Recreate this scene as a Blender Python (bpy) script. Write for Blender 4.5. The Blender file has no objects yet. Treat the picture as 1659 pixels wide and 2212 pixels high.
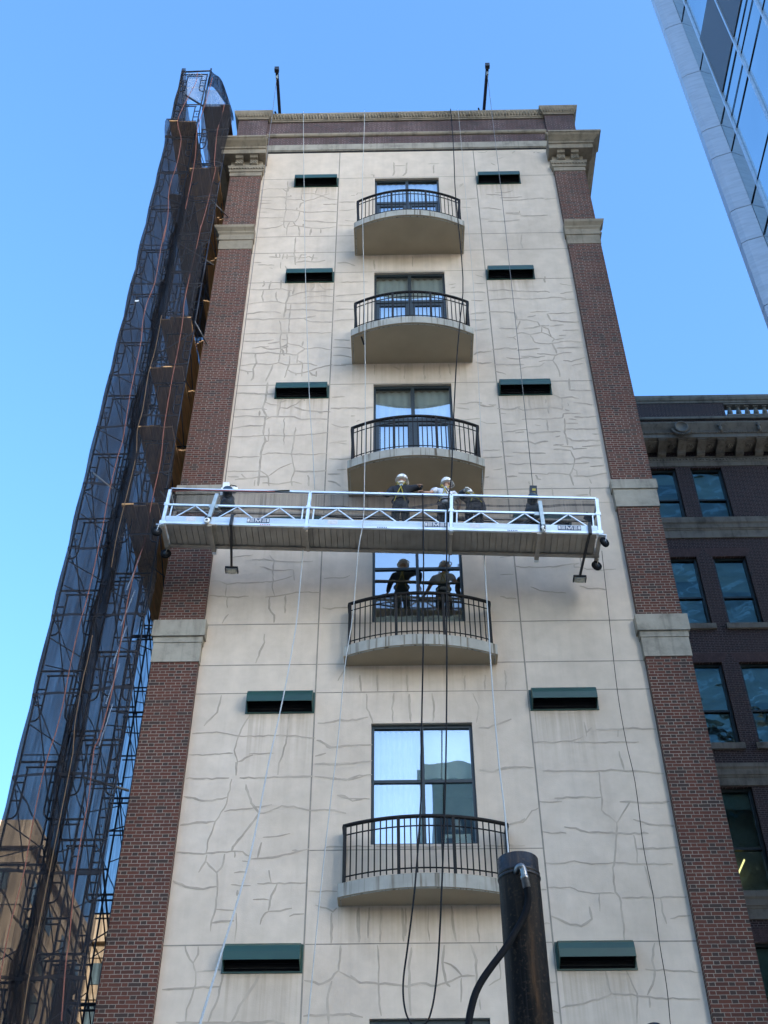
import bpy, bmesh, math, random
from mathutils import Vector, Matrix
random.seed(7)
S = bpy.context.scene
COL = S.collection
PI = math.pi
R = math.radians

# ------------------------------------------------------------------ camera
cam = bpy.data.cameras.new("camera"); camo = bpy.data.objects.new("camera", cam); COL.objects.link(camo)
cam.sensor_fit = 'HORIZONTAL'; cam.sensor_width = 36.0; cam.lens = 36.0*2550/1659
cam.clip_start = 0.1; cam.clip_end = 3000
rt = Vector((0.99984225, 0.01768749, -0.00162339)); up = Vector((0.01323198, -0.68076041, 0.73238663)); fw = Vector((-0.01184894, 0.73229257, 0.68088706))
m = Matrix((rt, up, -fw)).transposed().to_4x4(); m.translation = Vector((0, -19.14, 1.65))
camo.matrix_world = m
S.camera = camo
# ------------------------------------------------------------------ sky, sun, exposure
SUN = Vector((0.62, -0.75, 0.36)).normalized()
w = bpy.data.worlds.new("World"); S.world = w; w.use_nodes = True
nt = w.node_tree; bg = nt.nodes['Background']
sky = nt.nodes.new('ShaderNodeTexSky'); sky.sky_type = 'NISHITA'; sky.sun_disc = False
sky.sun_elevation = math.asin(SUN.z); sky.sun_rotation = math.atan2(SUN.x, SUN.y)
sky.air_density = 1.55; sky.dust_density = 3.5; sky.ozone_density = 8.8
nt.links.new(sky.outputs[0], bg.inputs[0]); bg.inputs[1].default_value = 0.12
sl = bpy.data.lights.new("sun", 'SUN'); slo = bpy.data.objects.new("sun", sl); COL.objects.link(slo)
sl.energy = 5.0; sl.angle = R(0.5); sl.color = (1.0, 0.93, 0.82)
slo.rotation_euler = SUN.to_track_quat('Z', 'Y').to_euler(); slo.location = (60, 20, 80)
S.view_settings.view_transform = 'Standard'; S.view_settings.look = 'None'
S.view_settings.exposure = 2.36; S.view_settings.gamma = 1.0
S.render.engine = 'CYCLES'

# ------------------------------------------------------------------ helpers
class MB:
    """collects shapes into one mesh"""
    def __init__(s): s.bm = bmesh.new(); s.mi = 0
    def _f(s, vs):
        try:
            f = s.bm.faces.new(vs); f.material_index = s.mi; return f
        except ValueError: return None
    def quad(s, *p): return s._f([s.bm.verts.new(q) for q in p])
    def box(s, x0, x1, y0, y1, z0, z1):
        v = [s.bm.verts.new((x, y, z)) for z in (z0, z1) for y in (y0, y1) for x in (x0, x1)]
        for f in ((0,2,3,1),(4,5,7,6),(0,1,5,4),(2,6,7,3),(0,4,6,2),(1,3,7,5)): s._f([v[i] for i in f])
        return s
    def bar(s, p, q, a, b=None, upv=(0,0,1)):
        """rectangular bar from p to q, a wide, b along upv"""
        b = b or a; p = Vector(p); q = Vector(q); d = (q-p).normalized()
        u = Vector(upv); r_ = d.cross(u)
        if r_.length < 1e-3: r_ = d.cross(Vector((0,1,0)))
        r_.normalize(); u = r_.cross(d)
        v = [s.bm.verts.new(c + r_*sx*a/2 + u*sy*b/2) for c in (p, q) for sx, sy in ((-1,-1),(1,-1),(1,1),(-1,1))]
        s._f([v[3],v[2],v[1],v[0]]); s._f(v[4:8])
        for i in range(4): s._f([v[i], v[(i+1)%4], v[4+(i+1)%4], v[4+i]])
        return s
    def tube(s, pts, r, n=6, cap=True):
        pts = [Vector(p) for p in pts]; rs = r if isinstance(r, (list, tuple)) else [r]*len(pts)
        rings = []; prev = None
        for i, p in enumerate(pts):
            d = (pts[min(i+1, len(pts)-1)] - pts[max(i-1, 0)]).normalized()
            u = prev if prev is not None else (Vector((0,0,1)) if abs(d.z) < .9 else Vector((0,1,0)))
            a = d.cross(u)
            if a.length < 1e-4: a = d.cross(Vector((1,0,0)))
            a.normalize(); b = a.cross(d).normalized(); prev = b
            rings.append([s.bm.verts.new(p + (a*math.cos(2*PI*k/n) + b*math.sin(2*PI*k/n))*rs[i]) for k in range(n)])
        for A, B in zip(rings, rings[1:]):
            for k in range(n):
                f = s._f([A[k], A[(k+1)%n], B[(k+1)%n], B[k]])
                if f and n > 5: f.smooth = True
        if cap: s._f(rings[0][::-1]); s._f(rings[-1])
        return s
    def lathe(s, prof, c=(0,0,0), n=14, axis=(0,0,1)):
        q = Vector((0,0,1)).rotation_difference(Vector(axis)); c = Vector(c); rings = []
        for r, z in prof:
            rings.append([s.bm.verts.new(c + q @ Vector((r*math.cos(2*PI*k/n), r*math.sin(2*PI*k/n), z))) for k in range(n)])
        for A, B in zip(rings, rings[1:]):
            for k in range(n):
                f = s._f([A[k], A[(k+1)%n], B[(k+1)%n], B[k]])
                if f: f.smooth = True
        s._f(rings[0][::-1]); s._f(rings[-1])
        return s
    def prism(s, poly, z0, z1, top=None, bot=None, side=None):
        """poly of (x,y), counter-clockwise from above"""
        a = [s.bm.verts.new((x, y, z0)) for x, y in poly]; b = [s.bm.verts.new((x, y, z1)) for x, y in poly]
        k = s.mi
        s.mi = k if bot is None else bot; s._f(a[::-1])
        s.mi = k if top is None else top; s._f(b)
        s.mi = k if side is None else side
        for i in range(len(poly)):
            j = (i+1) % len(poly); s._f([a[i], a[j], b[j], b[i]])
        s.mi = k
        return s
    def profx(s, prof, x0, x1):
        """profile of (y,z), closed, extruded along x"""
        a = [s.bm.verts.new((x0, y, z)) for y, z in prof]; b = [s.bm.verts.new((x1, y, z)) for y, z in prof]
        s._f(a); s._f(b[::-1])
        for i in range(len(prof)):
            j = (i+1) % len(prof); s._f([a[j], a[i], b[i], b[j]])
        return s
    def loft(s, x0, x1, yf, yb, lev, xl=True, xr=True, capl=9., capr=9.):
        """moulded block: lev = [(z, projection)], projecting at the front and the sides"""
        rings = []
        for z, e in lev:
            a, b = (x0-min(e, capl) if xl else x0), (x1+min(e, capr) if xr else x1)
            rings.append([s.bm.verts.new(p) for p in ((a, yf-e, z), (b, yf-e, z), (b, yb, z), (a, yb, z))])
        s._f(rings[0][::-1]); s._f(rings[-1])
        for A, B in zip(rings, rings[1:]):
            for k in range(4): s._f([A[k], A[(k+1)%4], B[(k+1)%4], B[k]])
        return s
    def build(s, name, mat, parent=None, recalc=True, smooth=False):
        if recalc: bmesh.ops.recalc_face_normals(s.bm, faces=s.bm.faces)
        me = bpy.data.meshes.new(name); s.bm.to_mesh(me); s.bm.free()
        for mt in (mat if isinstance(mat, (list, tuple)) else [mat]): me.materials.append(mt)
        if smooth:
            for p in me.polygons: p.use_smooth = True
        o = bpy.data.objects.new(name, me); COL.objects.link(o)
        if parent: o.parent = parent
        return o
def tag(o, label=None, cat=None, group=None, kind=None):
    for k, v in (('label', label), ('category', cat), ('group', group), ('kind', kind)):
        if v: o[k] = v
    return o
def empty(name, loc, label, cat, group=None, rot=(0,0,0)):
    o = bpy.data.objects.new(name, None); COL.objects.link(o); o.empty_display_size = .3
    o.location = loc; o.rotation_euler = rot
    return tag(o, label, cat, group)
def inst(o, parent, loc=None):
    c = o.copy(); COL.objects.link(c); c.parent = parent
    if loc is not None: c.location = loc
    return c

# ------------------------------------------------------------------ materials
class NT:
    def __init__(s, name):
        s.m = bpy.data.materials.new(name); s.m.use_nodes = True; s.t = s.m.node_tree; s.b = s.t.nodes['Principled BSDF']; s.o = s.t.nodes['Material Output']
    def n(s, kind, **kw):
        x = s.t.nodes.new('ShaderNode'+kind)
        for k, v in kw.items(): setattr(x, k, v)
        return x
    def l(s, a, b): s.t.links.new(a, b)
    def math(s, op, a, b=None, c=None):
        x = s.n('Math', operation=op)
        for i, v in enumerate((a, b, c)):
            if v is None: continue
            if isinstance(v, (int, float)): x.inputs[i].default_value = v
            else: s.l(v, x.inputs[i])
        return x.outputs[0]
    def mix(s, f, a, b, mode='MIX'):
        x = s.n('Mix', data_type='RGBA', blend_type=mode)
        for i, v in ((0, f), (6, a), (7, b)):
            if isinstance(v, (int, float)): x.inputs[i].default_value = v
            elif isinstance(v, (tuple, list)): x.inputs[i].default_value = (*v, 1) if len(v) == 3 else v
            else: s.l(v, x.inputs[i])
        return x.outputs[2]
    def pos(s): return s.n('NewGeometry').outputs['Position']
    def noise(s, scale, detail=3, vec=None, rough=.55, sc=None):
        x = s.n('TexNoise'); x.inputs['Scale'].default_value = scale; x.inputs['Detail'].default_value = detail; x.inputs['Roughness'].default_value = rough
        v = vec or s.pos()
        if sc:
            mp = s.n('Mapping'); mp.inputs['Scale'].default_value = sc; s.l(v, mp.inputs[0]); v = mp.outputs[0]
        s.l(v, x.inputs['Vector']); return x.outputs['Fac']
    def ramp(s, f, *st):
        x = s.n('ValToRGB'); e = x.color_ramp.elements
        while len(e) < len(st): e.new(.5)
        for i, (p, c) in enumerate(st):
            e[i].position = p; e[i].color = (*c, 1) if isinstance(c, (tuple, list)) else (c, c, c, 1)
        s.l(f, x.inputs[0]); return x.outputs[0]
    def bump(s, h, strength=.3, dist=.02):
        x = s.n('Bump'); x.inputs['Strength'].default_value = strength; x.inputs['Distance'].default_value = dist
        s.l(h, x.inputs['Height']); s.l(x.outputs[0], s.b.inputs['Normal'])
    def base(s, c):
        if isinstance(c, (tuple, list)): s.b.inputs['Base Color'].default_value = (*c, 1)
        else: s.l(c, s.b.inputs['Base Color'])
    def set(s, rough=.6, metal=0., spec=None):
        s.b.inputs['Roughness'].default_value = rough; s.b.inputs['Metallic'].default_value = metal
        if spec is not None: s.b.inputs['Specular IOR Level'].default_value = spec
def simple(name, c, rough=.6, metal=0., var=.25, scale=6., spec=None, bump=0.):
    t = NT(name); n = t.noise(scale, 4)
    t.base(t.ramp(n, (.25, tuple(x*(1-var) for x in c)), (.75, tuple(min(1, x*(1+var)) for x in c)))); t.set(rough, metal, spec)
    if bump: t.bump(n, bump, .01)
    return t.m
def brick_mat(name, reds, dark, mortar, c=.0685, L=.318, st=.215, half=.0055, headdark=.6, patch=0.):
    t = NT(name); P = t.pos()
    sp = t.n('SeparateXYZ'); t.l(P, sp.inputs[0])
    nn = t.n('SeparateXYZ'); t.l(t.n('NewGeometry').outputs['Normal'], nn.inputs[0])
    side = t.math('GREATER_THAN', t.math('ABSOLUTE', nn.outputs[0]), .6)
    u0 = t.math('ADD', t.math('MULTIPLY', sp.outputs[0], t.math('SUBTRACT', 1., side)), t.math('MULTIPLY', sp.outputs[1], side))
    wob = t.noise(9., 2); wob2 = t.noise(14., 2, sc=(1,1,1.7))
    u = t.math('ADD', u0, t.math('MULTIPLY', t.math('SUBTRACT', wob, .5), .016))
    v = t.math('ADD', sp.outputs[2], t.math('MULTIPLY', t.math('SUBTRACT', wob2, .5), .012))
    vr = t.math('DIVIDE', v, c); row = t.math('FLOOR', vr); fv = t.math('MULTIPLY', t.math('FRACT', vr), c)
    odd = t.math('MODULO', t.math('ADD', row, 1000.), 2.)
    rj = t.n('TexWhiteNoise', noise_dimensions='1D'); t.l(row, rj.inputs['W'])
    uu = t.math('DIVIDE', t.math('ADD', t.math('ADD', u, 300.), t.math('ADD', t.math('MULTIPLY', odd, L/2), t.math('MULTIPLY', rj.outputs[0], .03))), L)
    cl = t.math('FLOOR', uu); tt = t.math('MULTIPLY', t.math('FRACT', uu), L)
    isH = t.math('GREATER_THAN', tt, st)
    a = t.math('SUBTRACT', tt, t.math('MULTIPLY', isH, st))
    ln = t.math('ADD', t.math('MULTIPLY', isH, L-2*st), st)
    du = t.math('MINIMUM', a, t.math('SUBTRACT', ln, a)); dv = t.math('MINIMUM', fv, t.math('SUBTRACT', c, fv))
    d = t.math('MINIMUM', du, dv)
    mr = t.n('MapRange', interpolation_type='SMOOTHSTEP'); mr.inputs[1].default_value = half*.75; mr.inputs[2].default_value = half*1.35
    t.l(d, mr.inputs[0]); isb = mr.outputs[0]
    cv = t.n('CombineXYZ'); t.l(t.math('ADD', t.math('MULTIPLY', cl, 2.), isH), cv.inputs[0]); t.l(row, cv.inputs[1])
    wn = t.n('TexWhiteNoise', noise_dimensions='2D'); t.l(cv.outputs[0], wn.inputs['Vector'])
    wn2 = t.n('TexWhiteNoise', noise_dimensions='3D'); cv2 = t.n('CombineXYZ'); t.l(t.math('ADD', t.math('MULTIPLY', cl, 2.), isH), cv2.inputs[0]); t.l(row, cv2.inputs[1]); cv2.inputs[2].default_value = 3.; t.l(cv2.outputs[0], wn2.inputs['Vector'])
    colr = t.ramp(wn.outputs['Value'], *[(i/(len(reds)-1), r) for i, r in enumerate(reds)])
    dk = t.math('MULTIPLY', t.math('GREATER_THAN', wn2.outputs['Value'], t.math('SUBTRACT', .93, t.math('MULTIPLY', isH, headdark))), .85)
    colr = t.mix(dk, colr, dark)
    colr = t.mix(t.math('MULTIPLY', t.noise(45., 4), .5), colr, tuple(x*.55 for x in reds[0]))
    mort = t.mix(t.noise(5., 5), tuple(x*.7 for x in mortar), tuple(min(1, x*1.2) for x in mortar))
    if patch:
        pm = t.ramp(t.noise(1.1, 4), (.45, 0.), (.62, 1.)); mort = t.mix(t.math('MULTIPLY', pm, patch), mort, tuple(min(.8, x*2.4) for x in mortar))
    grime = t.ramp(t.noise(.35, 5, sc=(1,1,.35)), (.3, .78), (.7, 1.08))
    t.base(t.mix(1., t.mix(isb, mort, colr), grime, 'MULTIPLY')); t.set(.88)
    t.bump(isb, .5, .008)
    return t.m
def stucco_mat():
    t = NT('painted_stucco')
    big = t.ramp(t.noise(.45, 6, sc=(1,1,.7)), (.28, (.515,.42,.325)), (.5, (.60,.492,.385)), (.72, (.635,.528,.42)))
    mid = t.ramp(t.noise(2.6, 6), (.3, .90), (.7, 1.05))
    streak = t.ramp(t.noise(5., 5, sc=(1,1,.06)), (.28, .90), (.5, 1.0))
    spots = t.ramp(t.noise(26., 3), (.24, .86), (.33, 1.0))
    c = t.mix(1., big, mid, 'MULTIPLY'); c = t.mix(.6, c, t.mix(1., c, streak, 'MULTIPLY')); c = t.mix(.5, c, t.mix(1., c, spots, 'MULTIPLY'))
    # rain and rust streaks with painted-in shade below the ten hoods and the balconies
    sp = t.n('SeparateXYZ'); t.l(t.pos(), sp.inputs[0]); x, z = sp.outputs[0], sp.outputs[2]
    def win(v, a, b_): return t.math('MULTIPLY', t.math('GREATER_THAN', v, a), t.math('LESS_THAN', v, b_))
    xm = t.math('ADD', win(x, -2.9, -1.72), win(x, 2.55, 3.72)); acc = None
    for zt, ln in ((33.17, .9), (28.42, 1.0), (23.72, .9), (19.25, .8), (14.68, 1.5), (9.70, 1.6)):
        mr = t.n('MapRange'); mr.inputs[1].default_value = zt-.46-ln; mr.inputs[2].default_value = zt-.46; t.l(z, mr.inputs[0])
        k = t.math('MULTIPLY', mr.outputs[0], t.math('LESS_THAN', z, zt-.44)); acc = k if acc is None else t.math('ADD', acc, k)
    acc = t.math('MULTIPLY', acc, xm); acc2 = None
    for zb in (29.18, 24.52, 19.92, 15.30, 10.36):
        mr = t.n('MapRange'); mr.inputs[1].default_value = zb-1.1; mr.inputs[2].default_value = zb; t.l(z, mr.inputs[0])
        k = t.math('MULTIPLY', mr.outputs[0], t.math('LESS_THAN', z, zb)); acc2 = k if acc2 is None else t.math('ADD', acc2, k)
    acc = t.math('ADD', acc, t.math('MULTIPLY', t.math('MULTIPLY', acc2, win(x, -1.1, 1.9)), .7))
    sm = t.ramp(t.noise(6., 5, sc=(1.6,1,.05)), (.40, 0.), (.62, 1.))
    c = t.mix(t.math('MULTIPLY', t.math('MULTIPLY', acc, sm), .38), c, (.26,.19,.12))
    t.base(c); t.set(.93, spec=.2); t.bump(t.noise(38., 5), .22, .01); return t.m
def stone_mat(name, c, dirty=.45, streak=True, sc=1.6):
    t = NT(name); n = t.noise(sc, 7, rough=.65)
    d = t.ramp(n, (.32, tuple(x*(1-dirty) for x in c)), (.5, c), (.68, tuple(min(1, x*1.14) for x in c)))
    if streak:
        st = t.ramp(t.noise(7., 5, sc=(1,1,.09)), (.30, .62), (.48, 1.)); d = t.mix(.75, d, t.mix(1., d, st, 'MULTIPLY'))
    t.base(d); t.set(.9, spec=.25); t.bump(t.noise(30., 4), .2, .01); return t.m
def fascia_mat():
    t = NT('streaked_concrete')
    base = t.ramp(t.noise(2.5, 6), (.3, (.27,.26,.225)), (.7, (.37,.355,.31)))
    st = t.ramp(t.noise(17., 3, sc=(1,1,.03)), (.30, (.26,.22,.18)), (.40, (.6,.55,.5)), (.47, (1,1,1)))
    m2 = t.ramp(t.noise(1.2, 2), (.3, .35), (.6, 1.))
    t.base(t.mix(m2, base, t.mix(1., base, st, 'MULTIPLY'))); t.set(.9, spec=.25); return t.m
def glass_mat(name, refl=.5, tint=(.55,.62,.62), gl=(.92,.96,1.0), wav=0., ws=1.4, rough=.0, painted_refl=0.):
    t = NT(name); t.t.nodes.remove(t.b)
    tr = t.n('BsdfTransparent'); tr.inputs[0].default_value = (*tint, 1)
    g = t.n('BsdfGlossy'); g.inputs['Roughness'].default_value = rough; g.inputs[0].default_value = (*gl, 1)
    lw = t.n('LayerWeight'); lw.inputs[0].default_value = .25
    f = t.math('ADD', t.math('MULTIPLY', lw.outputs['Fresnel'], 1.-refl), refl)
    if painted_refl:  # noise paints light and dark wavy reflections into the glass
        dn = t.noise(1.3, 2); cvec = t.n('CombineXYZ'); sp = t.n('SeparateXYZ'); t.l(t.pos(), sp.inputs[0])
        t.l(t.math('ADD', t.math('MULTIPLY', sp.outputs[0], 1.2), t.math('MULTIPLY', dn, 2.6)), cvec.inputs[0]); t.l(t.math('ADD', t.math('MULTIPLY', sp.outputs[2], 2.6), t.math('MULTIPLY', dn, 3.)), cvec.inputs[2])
        f = t.math('MULTIPLY', f, t.ramp(t.noise(.9, 3, vec=cvec.outputs[0]), (.38, .75), (.48, 1.), (.535, 1.), (.56, painted_refl), (.60, 1.05)))
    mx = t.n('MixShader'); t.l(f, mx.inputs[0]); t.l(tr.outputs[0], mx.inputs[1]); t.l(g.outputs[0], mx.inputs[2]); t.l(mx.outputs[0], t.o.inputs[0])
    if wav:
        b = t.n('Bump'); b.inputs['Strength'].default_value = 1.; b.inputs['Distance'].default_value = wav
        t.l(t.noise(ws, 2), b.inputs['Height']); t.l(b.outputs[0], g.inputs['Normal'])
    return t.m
def net_mat(name, cover=.58, c=(.022,.022,.026)):
    t = NT(name); t.t.nodes.remove(t.b)
    tr = t.n('BsdfTransparent'); d = t.n('BsdfDiffuse'); d.inputs[0].default_value = (*c, 1)
    sp = t.n('SeparateXYZ'); t.l(t.pos(), sp.inputs[0])
    st = t.ramp(t.noise(1., 4, sc=(9, 9, .12)), (.3, .88), (.7, 1.12))
    fl = t.ramp(t.noise(2.2, 4, sc=(1.5, 1.5, .4)), (.3, .9), (.72, 1.16))
    seam = t.math('MULTIPLY', t.math('LESS_THAN', t.math('FRACT', t.math('ADD', t.math('DIVIDE', sp.outputs[2], 1.83), t.math('MULTIPLY', t.noise(.6, 2), .25))), .035), .3)
    wr = t.ramp(t.noise(1., 3, sc=(26, 26, .35)), (.56, 1.), (.66, 1.22))
    f = t.math('MINIMUM', t.math('MULTIPLY', t.math('MULTIPLY', t.math('MULTIPLY', st, fl), wr), t.math('ADD', seam, cover)), .96)
    mx = t.n('MixShader'); t.l(f, mx.inputs[0]); t.l(tr.outputs[0], mx.inputs[1]); t.l(d.outputs[0], mx.inputs[2]); t.l(mx.outputs[0], t.o.inputs[0])
    return t.m
def wood_mat(name, c):
    t = NT(name); n = t.noise(3., 6, sc=(9, .6, 9))
    t.base(t.ramp(n, (.25, tuple(x*.55 for x in c)), (.5, c), (.75, tuple(x*1.35 for x in c)))); t.set(.8); t.bump(n, .2, .01); return t.m
def alu_mat(name, c=(.72,.77,.80), metal=.55, rough=.42):
    t = NT(name); n = t.noise(3.5, 6, sc=(.5,1,3))
    t.base(t.ramp(n, (.28, tuple(x*.82 for x in c)), (.6, c))); t.set(rough, metal); return t.m
def steel_pipe_mat():
    t = NT('rusty_black_steel')
    n = t.noise(1., 7, sc=(9, 9, .8), rough=.7); n2 = t.noise(30., 6); n3 = t.noise(1., 5, sc=(16, 16, .35))
    c = t.ramp(n, (.32, (.006,.006,.007)), (.5, (.013,.012,.012)), (.60, (.034,.024,.018)), (.70, (.085,.047,.025)))
    c = t.mix(t.ramp(n2, (.54, 0.), (.68, .7)), c, (.075,.05,.034))
    c = t.mix(t.ramp(n3, (.6, 0.), (.72, .5)), c, (.07,.065,.063))
    t.base(c); t.l(t.ramp(n2, (.3, .30), (.7, .62)), t.b.inputs['Roughness']); t.b.inputs['Metallic'].default_value = .35
    t.bump(n2, .25, .004); return t.m

M = {}
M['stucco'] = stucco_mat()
M['brick'] = brick_mat('red_flemish_brick', [(.080,.025,.014), (.115,.032,.016), (.135,.040,.020), (.092,.037,.023)], (.036,.028,.022), (.225,.183,.142), headdark=.38, patch=.22)
M['brick_top'] = brick_mat('weathered_dark_brick', [(.075,.038,.033), (.095,.047,.041), (.082,.044,.041)], (.048,.034,.032), (.125,.095,.088), headdark=.35, patch=.9)
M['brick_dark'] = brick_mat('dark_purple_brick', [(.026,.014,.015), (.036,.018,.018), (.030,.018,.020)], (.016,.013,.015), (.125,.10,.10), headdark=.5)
M['stone'] = stone_mat('weathered_limestone', (.25,.207,.15), .36)
M['stone_band'] = stone_mat('grey_stained_limestone', (.315,.28,.222), .36, True, 2.4)
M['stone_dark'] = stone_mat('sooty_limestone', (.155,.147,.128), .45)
M['fascia'] = fascia_mat()
M['soffit'] = simple('tan_soffit_paint', (.37,.295,.195), .9, 0, .10, 1.4)
M['joint'] = simple('joint_sealant', (.27,.232,.187), .9, 0, .15)
M['crack'] = simple('crack_filler', (.415,.342,.265), .95, 0, .24, 2.2)
M['rail'] = simple('bronze_black_railing', (.014,.0125,.012), .6, 0, .25, spec=.18)
M['frame'] = simple('dark_green_window_frame', (.012,.018,.0175), .4, 0, .2)
M['glass'] = glass_mat('window_glass', .40, (.80,.90,.86), (.90,.95,.97), .0022, .9)
M['oldglass'] = glass_mat('old_wavy_glass', .13, (.50,.62,.58), (.50,.66,.62), .05, 1.0, painted_refl=1.9)
M['towerglass'] = None
M['room'] = simple('room_wall', (.30,.33,.31), .9, 0, .1)
M['curtain'] = simple('white_curtain', (.50,.51,.53), .9, 0, .04)
M['green'] = simple('green_painted_metal', (.008,.043,.026), .42, 0, .18, 2.2)
M['black'] = simple('black_void', (.006,.006,.007), .9, 0, .2)
M['alu'] = alu_mat('bright_aluminium')
M['alu_dull'] = simple('dull_oxidised_aluminium', (.36,.305,.24), .65, .15, .22, 3.)
M['galv'] = alu_mat('galvanised_steel', (.42,.47,.47), .5, .5)
M['white'] = simple('white_plastic', (.80,.80,.77), .45, 0, .06)
M['darkmetal'] = simple('black_metal', (.014,.015,.018), .45, .2, .3)
M['motor'] = simple('blue_black_motor', (.03,.05,.065), .35, .3, .3)
M['rubber'] = simple('black_rubber', (.007,.007,.008), .8, 0, .3, spec=.12)
M['foam'] = simple('cream_foam_roller', (.55,.50,.40), .95, 0, .25, 30., bump=.4)
M['net'] = net_mat('debris_netting', .68, (.03,.028,.03))
M['net2'] = net_mat('debris_netting_folded', .84, (.018,.017,.019))
M['netpale'] = net_mat('pale_tarp_netting', .50, (.30,.34,.40))
M['screen'] = net_mat('platform_mesh_screen', .52, (.05,.05,.053))
M['scaff'] = simple('dark_scaffold_steel', (.022,.026,.04), .5, .3, .3)
M['ply'] = wood_mat('plywood_deck', (.56,.29,.115))
M['plydark'] = wood_mat('old_plank', (.10,.062,.04))
M['rope_w'] = simple('white_rope', (.40,.40,.38), .9, 0, .12, 60.)
M['rope_o'] = simple('orange_rope', (.26,.09,.055), .85, 0, .2, 40.)
M['rope_t'] = simple('tan_rope', (.20,.115,.055), .9, 0, .2, 40.)
M['cable'] = simple('black_cable', (.012,.012,.013), .7, 0, .2, spec=.15)
M['wire'] = simple('steel_wire', (.17,.16,.15), .5, .5, .2)
M['pipe'] = steel_pipe_mat()
M['fitting'] = simple('dark_plated_fitting', (.22,.21,.20), .3, .8, .3, 20.)
M['skin'] = simple('skin', (.42,.24,.16), .6, 0, .08)
M['cloth_navy'] = simple('navy_work_jacket', (.016,.018,.024), .9, 0, .35, 9., bump=.3)
M['cloth_green'] = simple('dark_green_work_trousers', (.022,.032,.034), .9, 0, .35, 9., bump=.3)
M['cloth_pale'] = simple('pale_grey_tshirt', (.60,.62,.68), .9, 0, .14, 9., bump=.3)
M['cloth_grey'] = simple('charcoal_hoodie', (.055,.055,.062), .9, 0, .25, 9., bump=.3)
M['cloth_black'] = simple('black_trousers', (.016,.016,.02), .9, 0, .3, 9.)
M['strap'] = simple('yellow_harness_webbing', (.42,.33,.045), .8, 0, .25, 25.)
M['strap_k'] = simple('black_harness_webbing', (.02,.02,.022), .8, 0, .2)
M['helmet'] = simple('white_hard_hat', (.80,.78,.74), .35, 0, .05)
M['helmet_brim'] = simple('scuffed_hard_hat', (.70,.68,.63), .45, 0, .1)
M['glove'] = simple('pale_work_glove', (.55,.53,.47), .9, 0, .2, 20.)
M['plate'] = simple('blue_grey_name_plate', (.05,.075,.12), .5, 0, .2)
M['sticker'] = simple('pale_sticker', (.58,.57,.58), .6, 0, .15, 30.)
M['sticker_r'] = simple('red_sticker', (.5,.16,.14), .6, 0, .1)
M['panel'] = alu_mat('tower_metal_panel', (.52,.54,.57), .25, .38)
M['silver'] = alu_mat('silver_mullion', (.62,.68,.72), .6, .35)
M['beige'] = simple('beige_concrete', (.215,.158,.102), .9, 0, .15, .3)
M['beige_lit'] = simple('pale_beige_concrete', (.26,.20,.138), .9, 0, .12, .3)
M['asphalt'] = simple('asphalt', (.075,.073,.07), .9, 0, .3, 3., bump=.3)
M['concrete'] = simple('pavement_concrete', (.50,.47,.42), .9, 0, .2, 1.)
M['blind'] = simple('grey_green_blind', (.34,.38,.35), .9, 0, .12, 2.)
M['teal'] = simple('grey_green_panels', (.26,.36,.34), .6, 0, .15, .6)
M['facing'] = simple('pale_facade_panels', (.66,.63,.57), .8, 0, .12, .6)
M['blackshiny'] = simple('black_gloss_paint', (.012,.012,.013), .25, 0, .2)
def tower_glass():
    t = NT('blue_curtain_wall_glass'); n = t.noise(.35, 3); t.t.nodes.remove(t.b)
    g = t.n('BsdfGlossy'); g.inputs['Roughness'].default_value = .015; d = t.n('BsdfDiffuse'); d.inputs[0].default_value = (.01,.04,.07,1)
    t.l(t.ramp(n, (.3, (.74,.84,.85)), (.7, (.84,.93,.94))), g.inputs[0])
    b = t.n('Bump'); b.inputs['Strength'].default_value = 1.; b.inputs['Distance'].default_value = .004; t.l(t.noise(.8, 2), b.inputs['Height']); t.l(b.outputs[0], g.inputs['Normal'])
    mx = t.n('MixShader'); mx.inputs[0].default_value = .8; t.l(d.outputs[0], mx.inputs[1]); t.l(g.outputs[0], mx.inputs[2]); t.l(mx.outputs[0], t.o.inputs[0])
    return t.m
M['towerglass'] = tower_glass()
def louver_mat():
    t = NT('grey_louvre'); sp = t.n('SeparateXYZ'); t.l(t.pos(), sp.inputs[0])
    f = t.math('FRACT', t.math('MULTIPLY', sp.outputs[2], 11.)); t.base(t.mix(t.math('GREATER_THAN', f, .5), (.06,.065,.075), (.16,.17,.19))); t.set(.5, .2)
    t.bump(f, .6, .03); return t.m
M['louver'] = louver_mat()

# ------------------------------------------------------------------ ground
b = MB(); b.quad((-900,-900,0), (900,-900,0), (900,900,0), (-900,900,0)); tag(b.build('road', M['asphalt']), kind='structure')
b = MB(); b.box(-60, 60, -4.2, 12.4, -.3, .13); tag(b.build('pavement', M['concrete']), kind='structure')
b = MB(); b.box(-60, 60, -26.9, -21.6, -.3, .13); tag(b.build('pavement', M['concrete']), kind='structure')

# ================================================================== main building
XL, XR = -3.98, 4.82           # stucco bay
PL, PR = -4.90, 5.72           # outer pier faces
BLD = empty('apartment_building', (0, 0, 0), 'tall narrow apartment building with cracked cream stucco between red brick piers', 'building')
WX0, WX1 = -.56, 1.35
WIN = [(29.42, 33.12), (24.76, 28.37), (20.16, 23.74), (16.38, 18.87), (11.48, 13.97), (5.9, 8.5)]
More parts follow.
